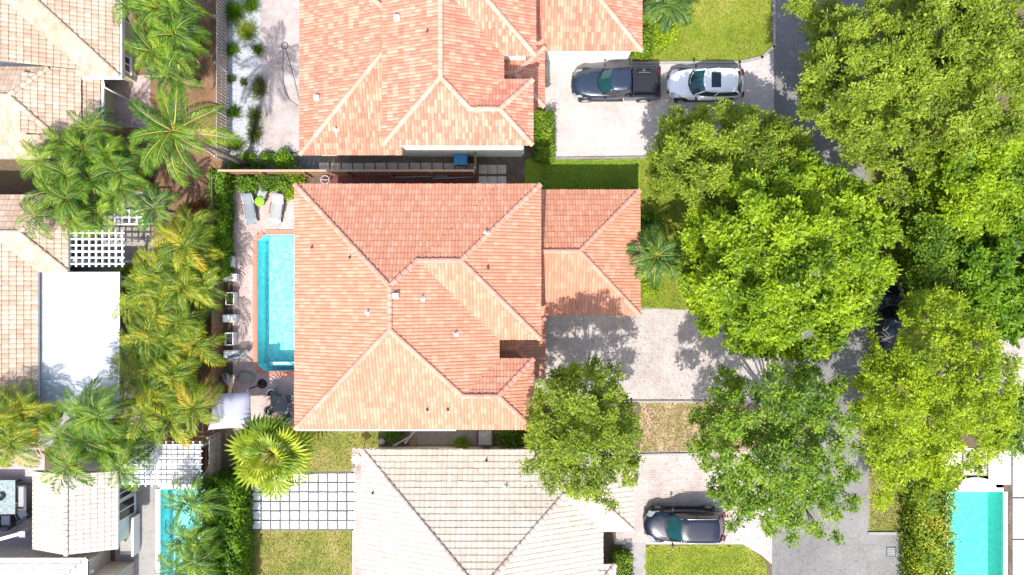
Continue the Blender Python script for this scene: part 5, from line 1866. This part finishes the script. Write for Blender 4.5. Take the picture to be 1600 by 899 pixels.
tree('oak_tree', 'pale lime green airy oak over the eastern verge and hedge', 'tree',
     blob(1462, 610, 124, 150, 70, 6.0, 9.6, 16, 25, 17, dense=1.6) + [(1420, 470, 16, 6), (1450, 470, 17, 6), (1485, 480, 17, 6), (1370, 580, 16, 5.6), (1375, 690, 20, 4.5), (1385, 740, 20, 3.5), (1380, 780, 18, 2.5), (1365, 715, 14, 3), (1400, 700, 18, 5), (1430, 730, 20, 5), (1460, 745, 20, 5), (1350, 600, 15, 5.4), (1345, 660, 14, 5.2), (1375, 720, 16, 5.2), (1400, 760, 15, 5), (1440, 770, 16, 5), (1490, 750, 15, 5), (1560, 690, 16, 5.2), (1580, 650, 14, 5)],
     M['lf_pale'], (1420, 600), 8, 0.16, 0.075, 1.7, 27, TR, void=((1386, 505, 21, 52), (1402, 800, 10, 40)))
tree('broadleaf_tree', 'vivid yellow green tree with tight clumps on the eastern edge', 'tree',
     blob(1535, 265, 86, 96, 40, 4.0, 6.8, 15, 23, 18, rim=0.15, dense=1.4), M['lf_bright'], (1525, 280), 8, 0.20, 0.125, 2.0, 28, up=0.45, shell=0.33)
tree('broadleaf_tree', 'mid green bushy tree added over the tall hedge to catch the sun', 'tree',  # foliage added above the hedge so that sunlit leaves show
     blob(1458, 372, 38, 96, 26, 3.6, 5.4, 15, 22, 39, rim=0.2, zj=0.6), M['lf_hedge'], (1440, 375), 5, 0.18, 0.11, 2.0, 40)
tree('broadleaf_tree', 'deep green broad-leaved tree on the eastern edge below the yellow one', 'tree',
     blob(1550, 430, 78, 104, 40, 2.6, 4.6, 15, 23, 19, rim=0.2), M['lf_jade'], (1540, 430), 6, 0.24, 0.15, 1.4, 29, up=0.5, shell=0.4)
tree('broadleaf_tree', 'dark shrubby tree at the edge beside the jade pool terrace', 'tree',
     blob(1590, 660, 26, 52, 10, 3.0, 4.6, 14, 20, 20), M['lf_dark'], (1590, 660), 4, 0.2, 0.11, 1.1, 30)


def hedge(label, x0, x1, y0, y1, h, mat, seed, leafL=0.13, dens=260, name='hedge', rough=0.12):
    """Leafy box: leaves over the top and all sides around a twiggy core; x, y are plan pixels."""
    rs = np.random.RandomState(seed)
    a_, b_ = P(x0, y1), P(x1, y0)
    cx, cy = (a_.x + b_.x) / 2, (a_.y + b_.y) / 2
    lx, ly = (b_.x - a_.x) / 2, (b_.y - a_.y) / 2
    root = thing(name, label, 'hedge', (cx, cy, 0))
    nt_ = int(dens * 4 * lx * ly)
    ns = int(dens * 0.7 * 4 * (lx + ly) * h)
    bump_ = lambda x, y: rough * (np.sin(x * 2.1 + seed) + np.sin(y * 1.7 + 2 * seed) + np.sin(x * 4.3 + y * 3.1))
    x, y = rs.uniform(-lx, lx, nt_), rs.uniform(-ly, ly, nt_)
    top = np.c_[x, y, h + bump_(x, y) - rs.exponential(0.10, nt_)]
    ntop = np.c_[rs.normal(0, .5, nt_), rs.normal(-.1, .5, nt_), np.ones(nt_)]
    side = rs.randint(0, 4, ns)
    t = rs.uniform(-1, 1, ns)
    off = rs.normal(0, 0.07, ns)
    sx = np.where(side == 0, -lx + off, np.where(side == 1, lx + off, t * lx))
    sy = np.where(side == 2, -ly + off, np.where(side == 3, ly + off, t * ly))
    sd_ = np.c_[sx, sy, rs.uniform(0.05, 1, ns) * (h + bump_(sx, sy))]
    nsd = np.c_[np.where(side == 0, -1, np.where(side == 1, 1, 0)), np.where(side == 2, -1, np.where(side == 3, 1, 0)), np.full(ns, .5)] + rs.normal(0, .5, (ns, 3))
    pos = np.r_[top, sd_]
    nn = np.r_[ntop, nsd]
    k = len(pos)
    d = rs.normal(0, 1, (k, 3)); d[:, 2] = 0.3 * abs(d[:, 2])
    quads_mesh('foliage', leaf_quads(pos, d, nrm(nn), leafL * rs.uniform(.7, 1.4, k), leafL * .6 * rs.uniform(.7, 1.3, k)), mat, root)
    core = MB()
    n1, n2 = max(2, int(lx * 2 / 0.5)), max(2, int(ly * 2 / 0.5))
    for i in range(n1):
        for j in range(n2):
            bx, by = -lx + (i + .5) * 2 * lx / n1, -ly + (j + .5) * 2 * ly / n2
            core.tube([(bx, by, 0), (bx + rs.normal(0, .08), by + rs.normal(0, .08), h * 0.55), (bx + rs.normal(0, .15), by + rs.normal(0, .15), h * 0.85)], [.035, .02, .008], 5)
    core.build('stems', M['bark'], root)
    # dense dark leaf mass inside
    k = int(dens * 1.3 * 4 * lx * ly * h)
    pos = np.c_[rs.uniform(-lx * .93, lx * .93, k), rs.uniform(-ly * .95, ly * .95, k), rs.uniform(.08, .93, k) * h]
    quads_mesh('inner_foliage', leaf_quads(pos, rs.normal(0, 1, (k, 3)), nrm(rs.normal(0, 1, (k, 3))), np.full(k, leafL * 1.3), np.full(k, leafL)), mat, root)
    return root


hedge('clipped green hedge between red roofed house and driveway', 836, 863, 182, 253, 1.1, M['lf_hedge'], 31)
hedge('small green hedge strip beside the northern garage corner', 984, 1014, 30, 92, 1.0, M['lf_hedge'], 32)
hedge('low green hedge at the front door of the cream roofed house', 956, 983, 860, 940, 1.0, M['lf_hedge'], 33)
hedge('tall green hedge on the east verge behind the mahogany', 1412, 1482, 278, 480, 1.7, M['lf_hedge'], 34, 0.17, 170, rough=0.2)
hedge('yellowing hedge beside the jade pool', 1404, 1458, 745, 960, 2.2, M['lf_hedge_y'], 35, 0.16, 190, rough=0.2)
hedge('dark green hedge along the brown fence by the grey loungers', 344, 366, 275, 428, 1.7, M['lf_jade'], 36, 0.15, 220)
hedge('broad dark hedge between the western pool and square pavers', 338, 396, 738, 960, 2.4, M['lf_jade'], 37, 0.18, 170, rough=0.22)


def shrub(label, px, py, rp, h, mat, seed, leafL=0.13, dens=1.0, name='shrub', cat='shrub', group=None):
    rs = np.random.RandomState(seed)
    p = P(px, py, h * 0.6)
    r = rp * S
    root = thing(name, label, cat, (p.x, p.y, 0), 0, group)
    V = []
    for k in range(5):
        a = k * 2 * PI / 5 + rs.uniform(0, .6)
        c = (r * .45 * math.cos(a), r * .45 * math.sin(a), h * rs.uniform(.4, .62))
        V.append(spray_leaves(rs, c, r * .62, int(40 * dens * max(.3, r)), 8, leafL, leafL * .6))
    V.append(spray_leaves(rs, (0, 0, h * .7), r * .6, int(40 * dens * max(.3, r)), 8, leafL, leafL * .6))
    quads_mesh('foliage', np.concatenate(V), mat, root)
    mb = MB()
    for k in range(5):
        a = k * 2 * PI / 5
        mb.tube([(0, 0, 0), (r * .4 * math.cos(a), r * .4 * math.sin(a), h * .55)], [.04, .012], 5)
    mb.build('stems', M['bark'], root)
    return root


shrub('rounded glossy bush above the pale lounger', 440, 283, 20, 1.0, M['lf_hedge'], 41)
shrub('leafy green bush in the corner behind the chair', 418, 285, 17, 0.9, M['lf_hedge'], 42)
shrub('pale leafy bush in the fence corner by the dark hedge', 385, 287, 18, 0.9, M['lf_palm'], 43)
shrub('small bush at the pool corner of the coral roof', 459, 300, 14, 0.8, M['lf_pale'], 44)
shrub('bright green bush against the coral roof edge', 462, 277, 14, 0.9, M['lf_pale'], 45)
shrub('round dark bush nearest the red roof in the gravel end', 441, 251, 17, 0.7, M['lf_jade'], 46)
shrub('small round bush second from the red roof in the gravel', 415, 247, 8, 0.5, M['lf_hedge'], 47)
shrub('tiny dark bush at the middle of the gravel end', 402, 262, 7, 0.4, M['lf_jade'], 48)
shrub('small dark bush nearest the picket fence end', 369, 257, 11, 0.6, M['lf_jade'], 49)
shrub('small round bush between picket fence and gravel middle', 387, 247, 9, 0.5, M['lf_hedge'], 50)
shrub('yellow leafed croton beside the northern garage hedge', 1035, 52, 26, 1.0, M['lf_pale'], 51)
shrub('deep green bush under the small palm by the garage', 1010, 350, 20, 0.9, M['lf_jade'], 52)
shrub('yellow green groundcover bush at the palm foot', 1015, 445, 17, 0.6, M['lf_pale'], 53)
shrub('bronze green bush at the south side of the pale oak', 985, 745, 8, 0.4, M['lf_hedge'], 54)
shrub('rusty bush where the dry strip meets the side yard', 838, 655, 12, 0.9, M['lf_hedge'], 55)
shrub('dark low bush in the southern side yard by the planks', 612, 677, 15, 0.5, M['lf_jade'], 56)
shrub('mossy bush at the end of side yard past air conditioner', 800, 682, 22, 0.5, M['lf_jade'], 57)
shrub('bushy weed at the wall behind the air conditioner', 722, 694, 10, 0.5, M['lf_dark'], 58)
shrub('yellow leafy shrub beside the white patio cover', 192, 436, 14, 1.2, M['lf_pale'], 59, 0.3)


def tuft(label, px, py, rx, ry, h, mat, seed, group='grass tufts in the gravel'):
    rs = np.random.RandomState(seed)
    p = P(px, py, 0.2)
    k = int(420 * max(rx, ry) / 12)
    pos = np.c_[rs.normal(0, rx * S * .42, k), rs.normal(0, ry * S * .42, k), np.full(k, 0.0)]
    d = np.c_[rs.normal(0, .55, k), rs.normal(0, .55, k), rs.uniform(.5, 1.2, k)]
    o = quads_mesh('ornamental_grass', leaf_quads(pos, d, nrm(rs.normal(0, 1, (k, 3))), h * rs.uniform(.6, 1.2, k), np.full(k, .03)), mat)
    o.location = (p.x, p.y, 0.01)
    return tag(o, label, 'grass tuft', group)


for i, (x, y, rx, ry, h, lab, mt) in enumerate((
        (404, 138, 10, 18, .55, 'tall oval green grass tuft beside the patio middle', 'lf_grass'), (398, 182, 11, 16, .5, 'green grass tuft below the tall oval one', 'lf_grass'), (397, 210, 12, 18, .5, 'spreading green tuft lowest in the gravel bed', 'lf_grass'),
        (385, 50, 15, 14, .7, 'bushy tuft with yellow centre near the top of gravel', 'lf_fan'), (362, 78, 11, 11, .5, 'dark tuft against the picket fence upper half', 'lf_jade'), (366, 176, 10, 9, .5, 'dark tuft against the picket fence lower half', 'lf_jade'),
        (365, 20, 16, 20, .7, 'big dark tuft at the top of the picket fence', 'lf_jade'), (392, 8, 12, 14, .6, 'dark tuft by the patio at the top edge', 'lf_jade'), (402, 78, 8, 8, .4, 'small tuft at the patio edge in palm shade', 'lf_jade'), (380, 128, 5, 5, .35, 'tiny spiky tuft in the middle of the gravel', 'lf_grass'), (361, 123, 6, 6, .35, 'tiny tuft at the fence middle', 'lf_grass'), (368, 228, 14, 10, .5, 'grey green tuft at the foot of the fence end', 'lf_grass'))):
    tuft(lab, x, y, rx, ry, h, M[mt], 60 + i)


# ---- palms
def frond_mesh(name, mat, L, lmax, pairs, arch, droop, wl, seed, hang=0.35):
    """Feather frond along +X: arched stalk with leaflets on both sides."""
    rs = np.random.RandomState(seed)
    f = lambda t: np.array([L * t * (1 - 0.12 * t * t), L * (0.10 + 0.05 * (seed % 3)) * (1 if seed % 2 else -1) * t * t, L * (arch * t - droop * t * t)])
    rows = []
    for i in range(pairs):
        t = 0.14 + 0.86 * (i + 0.5) / pairs
        p = f(t)
        tg = f(min(1, t + .02)) - f(t - .02)
        tg /= np.linalg.norm(tg)
        s = np.array([-tg[1], tg[0], 0.0])
        s /= np.linalg.norm(s) + 1e-6
        up_ = np.cross(tg, s)
        if up_[2] < 0:
            up_ = -up_
        ll = lmax * (math.sin(PI * (0.12 + 0.80 * t)) ** 0.8) + 0.05
        for sg in (-1, 1):
            d = s * sg * (0.95 - 0.35 * t) + tg * (0.35 + 0.55 * t + rs.normal(0, .09)) + up_ * (0.28 + rs.normal(0, .12))
            d /= np.linalg.norm(d)
            l = ll * rs.uniform(.82, 1.15)
            mid = p + d * l * .5
            tip = p + d * l + np.array([0, 0, -hang * l])
            w_ = up_ * 0.0 + tg
            w_ = w_ - d * np.dot(w_, d)
            w_ /= np.linalg.norm(w_) + 1e-6
            rows.append([p, mid + w_ * wl * .5, tip, mid - w_ * wl * .5])
    V = np.array(rows)
    mb = MB()
    for q in V:
        mb.add([tuple(v) for v in q], [(0, 1, 2, 3)])
    nl = len(mb.f)
    mb.tube([tuple(f(t)) for t in np.linspace(0, 0.97, 8)], list(np.linspace(.035, .008, 8) * (L / 2.2)), 5)
    me = mb.mesh(name, mat)
    me.materials.append(M['rachis'])
    mi = [0] * nl + [1] * (len(mb.f) - nl)
    me.polygons.foreach_set('material_index', mi)
    return me


M['lf_dead'] = m_leaf('dead_frond', [(0.13, 0.08, 0.03), (0.25, 0.16, 0.07), (0.38, 0.27, 0.13)], 0.2, 1.0, objw=0.3)
FROND = {
    'dead': [frond_mesh('frond', M['lf_dead'], 1.9, 0.50, 20, 0.45, 0.95, 0.05, 30 + s_, 0.7) for s_ in range(2)],
    'palm': [frond_mesh('frond', M['lf_palm'], 2.2, 0.60, 25, 0.62, 0.90, 0.062, s_, 0.5) for s_ in range(5)],
    'areca': [frond_mesh('frond', M['lf_areca'], 2.15, 0.60, 23, 0.68, 0.95, 0.066, 5 + s_, 0.5) for s_ in range(5)],
    'coco': [frond_mesh('frond', M['lf_palm'], 3.6, 0.80, 46, 0.40, 0.55, 0.06, 9 + s_, 0.6) for s_ in range(5)],
    'cyc': [frond_mesh('frond', M['lf_cyc'], 1.55, 0.42, 22, 0.45, 0.6, 0.075, 14 + s_, 0.4) for s_ in range(5)],
}


def fan_mesh(seed):
    rs = np.random.RandomState(seed)
    mb = MB()
    n = 17
    L0 = 0.95
    mb.tube([(0, 0, 0), (L0 * .5, 0, .10), (L0, 0, .08)], [.03, .022, .018], 5)
    nt_ = len(mb.f)
    for k in range(n):
        a = R(-125 + 250 * k / (n - 1))
        a2 = R(250 / (n - 1) * .40)
        l = 0.82 * (1 - .18 * abs(a) / R(125)) * rs.uniform(.92, 1.06)
        c = np.array([L0, 0, .08])
        P1 = c + np.array([math.cos(a - a2), math.sin(a - a2), 0]) * l * .62 + [0, 0, -.02]
        P2 = c + np.array([math.cos(a + a2), math.sin(a + a2), 0]) * l * .62 + [0, 0, .035]
        tip = c + np.array([math.cos(a), math.sin(a), 0]) * l * 1.05 + [0, 0, -.16 - .05 * rs.rand()]
        mb.add([tuple(c), tuple(P1), tuple(tip), tuple(P2)], [(0, 1, 2, 3)])
    me = mb.mesh('frond', M['lf_fan'])
    me.materials.append(M['rachis'])
    me.polygons.foreach_set('material_index', [1] * nt_ + [0] * (len(mb.f) - nt_))
    return me


FAN = [fan_mesh(s_) for s_ in range(3)]


def palm(label, px, py, z, kind, n, seed, stems=1, spread=0, scale=1.0, name='palm', group=None, tr=0.10, tilt=(65, -25)):
    """One palm, or one clump of stems sharing a root; crown heads show round (px, py)."""
    rs = np.random.RandomState(seed)
    c = P(px, py, z)
    root = thing(name, label, 'palm', (c.x, c.y, 0), 0, group)
    heads = []
    for s_ in range(stems):
        a = s_ * 2.4 + rs.uniform(0, .5)
        q = spread * S * math.sqrt((s_ + .3) / stems) if stems > 1 else 0
        h = z * rs.uniform(.82, 1.08) if stems > 1 else z
        heads.append((q * math.cos(a), q * math.sin(a), h))
    tb_ = MB()
    for (hx, hy, hz) in heads:
        tb_.tube([(hx * .25, hy * .25, 0), (hx * .5, hy * .5, hz * .45), (hx, hy, hz)], [tr * 1.2, tr, tr * .75], 8)
        tb_.build('trunk', M['bark'], root) if stems == 1 else None
    if stems > 1:
        tb_.build('trunk', M['bark'], root)
    for (hx, hy, hz) in heads:
        for i in range(n):
            q = (i + .5) / n
            az = i * 2.39996 + rs.uniform(-.25, .25)
            el = R(tilt[0] + (tilt[1] - tilt[0]) * q + rs.uniform(-8, 8))
            src = FAN if kind == 'fan' else FROND[kind]
            sc = scale * rs.uniform(.82, 1.1) * (.72 + .28 * q)
            m4 = Matrix.Translation((hx, hy, hz + .02)) @ Matrix.Rotation(az, 4, 'Z') @ Matrix.Rotation(-el * .75, 4, 'Y') @ Matrix.Rotation(rs.normal(0, .25), 4, 'X') @ Matrix.Scale(sc, 4)
            link('frond', src[rs.randint(len(src))], root, m4)
        if kind in ('palm', 'areca', 'coco'):
            for _ in range(rs.randint(1, 3)):
                m4 = Matrix.Translation((hx, hy, hz - .05)) @ Matrix.Rotation(rs.uniform(0, 2 * PI), 4, 'Z') @ Matrix.Rotation(R(rs.uniform(5, 40)), 4, 'Y') @ Matrix.Scale(scale * rs.uniform(.8, 1.05), 4)
                tag(link('frond', FROND['dead'][rs.randint(2)], root, m4), 'dead brown hanging frond')
    return root


# western gardens, top to bottom
GP = 'palms in the western gardens'
palm('feathery green palm clump at the top between house and picket fence', 262, 25, 4.2, 'palm', 11, 101, 4, 42, 1.0, group=GP)
palm('bright feathery palm clump beside the olive house wall', 258, 92, 4.0, 'palm', 11, 102, 4, 34, 0.95, group=GP)
palm('small palm tuft at the top edge beside the white wall', 212, 18, 3.6, 'palm', 10, 103, 2, 14, 0.7, group=GP)
palm('coconut palm with long arching yellow fronds over the picket fence', 272, 205, 9.6, 'coco', 17, 104, 1, 0, 0.90, group=GP, tr=0.15)
palm('dense dark green palm clump over the corner of the sand roof', 114, 232, 4.2, 'palm', 12, 105, 6, 50, 0.85, group=GP)
palm('dark green palm clump over the lattice pergola', 100, 312, 4.2, 'palm', 12, 106, 6, 48, 0.82, group=GP)
palm('green palm clump between sand roof corner and brown planting bed', 178, 270, 4.0, 'palm', 12, 107, 5, 38, 0.85, group=GP)
palm('slim dark palm beside the small lattice pergola', 243, 325, 3.6, 'cyc', 12, 108, 1, 0, 1.15, group=GP)
palm('golden areca palm clump nearest the first white planters', 276, 420, 3.4, 'areca', 11, 109, 6, 48, 0.95, group=GP)
palm('golden areca palm clump beside the white patio cover', 242, 465, 3.4, 'areca', 11, 110, 5, 38, 0.92, group=GP)
palm('orange tipped areca palm clump along the brown fence middle', 254, 535, 3.6, 'areca', 11, 111, 6, 48, 0.95, group=GP)
palm('yellow areca palm clump at the lower end of patio cover', 238, 560, 3.4, 'areca', 11, 112, 5, 36, 0.9, group=GP)
palm('tall green areca clump beside the white parasol', 261, 625, 3.8, 'areca', 11, 113, 6, 46, 1.0, group=GP)
palm('golden areca clump just under the dark palm at the russet bush', 286, 375, 3.2, 'areca', 11, 114, 4, 30, 0.85, group=GP)
palm('green palm at the lower corner of the white patio cover', 150, 648, 6.6, 'palm', 11, 115, 2, 16, 0.95, group=GP)
palm('dark green palm clump above the gabled roof', 108, 692, 5.6, 'palm', 11, 116, 4, 40, 0.9, group=GP)
palm('green palm clump over the lattice cover corner', 190, 700, 4.2, 'palm', 11, 117, 3, 26, 0.92, group=GP)
palm('yellow green palm clump on the left edge below the peach roof', 18, 665, 4.2, 'areca', 14, 118, 5, 36, 1.0, group=GP)
palm('feathery palm over the narrow pool nearest the lattice cover', 308, 790, 3.6, 'palm', 11, 119, 2, 18, 0.9, group=GP)
palm('feathery palm over the middle of the narrow pool', 302, 850, 3.6, 'palm', 11, 120, 3, 24, 0.85, group=GP)
palm('feathery palm at the bottom edge over the narrow pool', 286, 902, 3.6, 'palm', 11, 121, 3, 26, 0.85, group=GP)
# the fan palm and the palms in front of the houses
palm('lone fan palm with pleated round leaves above the square pavers', 428, 708, 3.6, 'fan', 38, 122, 1, 0, 1.62, name='fan_palm', tr=0.14, tilt=(80, -22))
palm('small dark feather palm at the coral garage corner', 1026, 400, 3.4, 'cyc', 17, 123, 1, 0, 1.42, tr=0.12)
palm('bushy green palm beside the northern garage at the top', 1045, 12, 2.6, 'cyc', 14, 124, 2, 14, 1.15, tr=0.12)

# russet bromeliad clump and dead fronds in the planting bed
rs = np.random.RandomState(77)
p = P(298, 325, 0.3)
o = thing('bromeliad', 'russet red spiky bromeliad clump in the brown planting bed', 'plant', (p.x, p.y, 0))
for j, (dx, dy) in enumerate(((0, 0), (.55, .1), (-.5, -.15), (.2, -.5), (.75, -.45))):
    k = 46
    a = rs.uniform(0, 2 * PI, k)
    d = np.c_[np.cos(a), np.sin(a), rs.uniform(.15, 1.1, k)]
    pos = np.tile([dx, dy, .05], (k, 1))
    quads_mesh('rosette', leaf_quads(pos, d, np.tile([0, 0, 1.0], (k, 1)) + rs.normal(0, .2, (k, 3)), rs.uniform(.35, .62, k), np.full(k, .06)), M['lf_red'], o)
for i, (x, y, a, lab) in enumerate(((305, 45, 2.4, 'bare grey fallen branch high beside the picket fence'), (303, 92, -.7, 'bare fallen branch in the middle of the picket bed'), (318, 235, -.4, 'fallen dry branch below the coconut palm'), (232, 258, .3, 'dry branch near the sand roof corner palms'))):
    p = P(x, y, 0.1)
    L_ = 1.5
    o = MB().tube([(-L_ / 2, 0, .08), (0, .1, .14), (L_ / 2, -.05, .08)], [.045, .04, .02], 6).build('fallen_branch', M['wood_grey'])
    o.location = (p.x, p.y, 0.0); o.rotation_euler = (0, 0, a)
    tag(o, lab, 'branch', 'fallen branches in the planting bed')


# ---- grass, pebbles and fallen leaves
def in_poly(pts, poly):
    x, y = pts[:, 0], pts[:, 1]
    ins = np.zeros(len(pts), bool)
    n = len(poly)
    for i in range(n):
        (x0, y0), (x1, y1) = poly[i], poly[(i + 1) % n]
        cond = ((y0 > y) != (y1 > y))
        xi = (x1 - x0) * (y - y0) / ((y1 - y0) if abs(y1 - y0) > 1e-9 else 1e-9) + x0
        ins ^= cond & (x < xi)
    return ins


def scatter(rs, poly_px, per_m2):
    poly = px_poly(poly_px)
    xs = [q[0] for q in poly]; ys = [q[1] for q in poly]
    n = int(per_m2 * (max(xs) - min(xs)) * (max(ys) - min(ys)))
    pts = np.c_[rs.uniform(min(xs), max(xs), n), rs.uniform(min(ys), max(ys), n)]
    return pts[in_poly(pts, poly)]


def grass(polys, per, mat, z, h=0.07, seed=1):
    rs = np.random.RandomState(seed)
    pts = np.concatenate([scatter(rs, p_, per) for p_ in polys])
    patch = np.sin(pts[:, 0] * 1.3) + np.sin(pts[:, 1] * 1.7 + 1) + np.sin(pts[:, 0] * 2.9 + pts[:, 1] * 2.3)
    keep = rs.rand(len(pts)) < 0.75 + 0.2 * patch / 3
    pts = pts[keep]
    k = len(pts)
    pos = np.c_[pts, np.full(k, z)]
    d = np.c_[rs.normal(0, .9, (k, 2)), rs.uniform(.35, 1.0, k)]
    o = quads_mesh('grass', leaf_quads(pos, d, nrm(rs.normal(0, .5, (k, 3)) + [0, 0, 1]), h * rs.uniform(.6, 1.5, k), np.full(k, .035)), mat)
    o['kind'] = 'stuff'
    return o


grass([[(1012, -20), (1208, -20), (1208, 74), (1190, 88), (1155, 95), (1012, 95)], rect_px(1000, 1092, 251, 484), [(1011, 854), (1160, 854), (1190, 872), (1196, 884), (1196, 920), (1011, 920)], rect_px(1094, 1200, 255, 460)], 420, M['blade'], 0.02, 0.09, 1)
grass([rect_px(842, 997, 251, 300)], 420, M['blade_g'], 0.014, 0.07, 2)
grass([rect_px(390, 546, 831, 920), rect_px(395, 590, 672, 735), rect_px(1360, 1410, 0, 830)], 330, M['blade_d'], 0.012, 0.08, 3)
# white pebbles
rs = np.random.RandomState(4)
pts = scatter(rs, rect_px(357, 407, -20, 266), 420)
k = len(pts)
s_ = rs.uniform(.018, .045, k)[:, None]
base = np.c_[pts, np.full(k, .012)]
a = rs.uniform(0, 2 * PI, k)
ex_ = np.c_[np.cos(a), np.sin(a), np.zeros(k)]
ey_ = np.c_[-np.sin(a), np.cos(a), np.zeros(k)]
ez_ = np.tile([0, 0, 1.0], (k, 1))
c4_ = [base + ex_ * s_ * 1.2, base + ey_ * s_, base - ex_ * s_ * 1.1, base - ey_ * s_ * .9]
tp_ = base + ez_ * s_ * .8 + ex_ * s_ * rs.uniform(-.3, .3, (k, 1))
V = np.concatenate([np.stack([c4_[i], c4_[(i + 1) % 4], tp_], axis=1) for i in range(4)])
o = quads_mesh('gravel', V, M['pebble'], None, 3)
o['kind'] = 'stuff'
# fallen leaves on drives, road and dry strip
rs = np.random.RandomState(6)
pts = np.concatenate([scatter(rs, rect_px(1002, 1200, 631, 706), 260), scatter(rs, rect_px(850, 1110, 496, 624), 7), scatter(rs, rect_px(1210, 1350, 0, 899), 5), scatter(rs, rect_px(1358, 1412, 0, 830), 90), scatter(rs, rect_px(190, 350, 0, 690), 45), scatter(rs, rect_px(367, 402, 300, 600), 8), scatter(rs, rect_px(1000, 1200, 712, 850), 6)])
k = len(pts)
o = quads_mesh('fallen_leaves', leaf_quads(np.c_[pts, rs.uniform(.022, .035, k)], np.c_[rs.normal(0, 1, (k, 2)), rs.normal(0, .12, k)], nrm(rs.normal(0, .25, (k, 3)) + [0, 0, 1]), rs.uniform(.06, .12, k), rs.uniform(.03, .06, k)), M['litter'])
o['kind'] = 'stuff'

# drain cover in the side road
p = P(1392, 862)
dc = thing('drain_cover', 'small dark square drain cover in the grey side road', 'drain cover', (p.x, p.y, 0.010))
MB().box(-0.3, 0.3, -0.3, 0.3, 0, 0.012).build('frame', M['dgrey'], dc)
for k in range(5):
    MB().box(-0.24, 0.24, -0.24 + k * 0.1, -0.18 + k * 0.1, 0.0125, 0.02).build('bar', M['grey'], dc)
# leaves blown onto the roofs below the oak
rs = np.random.RandomState(9)
rows = []
for wl, (x0, x1, y0, y1), m_ in ((sw, (800, 985, 700, 830), 150), (gw, (860, 995, 400, 490), 40), (mw, (640, 832, 560, 668), 60), (nw, (740, 830, 130, 225), 30)):
    for _ in range(m_):
        q = on_roof(wl, rs.uniform(x0, x1), rs.uniform(y0, y1))
        if roof_h(wl, q.x, q.y) is not None:
            rows.append((q.x, q.y, q.z + 0.055))
pos = np.array(rows)
k = len(pos)
o = quads_mesh('fallen_leaves', leaf_quads(pos, np.c_[rs.normal(0, 1, (k, 2)), rs.normal(0, .1, k)], nrm(rs.normal(0, .2, (k, 3)) + [0, 0, 1]), rs.uniform(.06, .13, k), rs.uniform(.03, .06, k)), M['litter'])
o['kind'] = 'stuff'
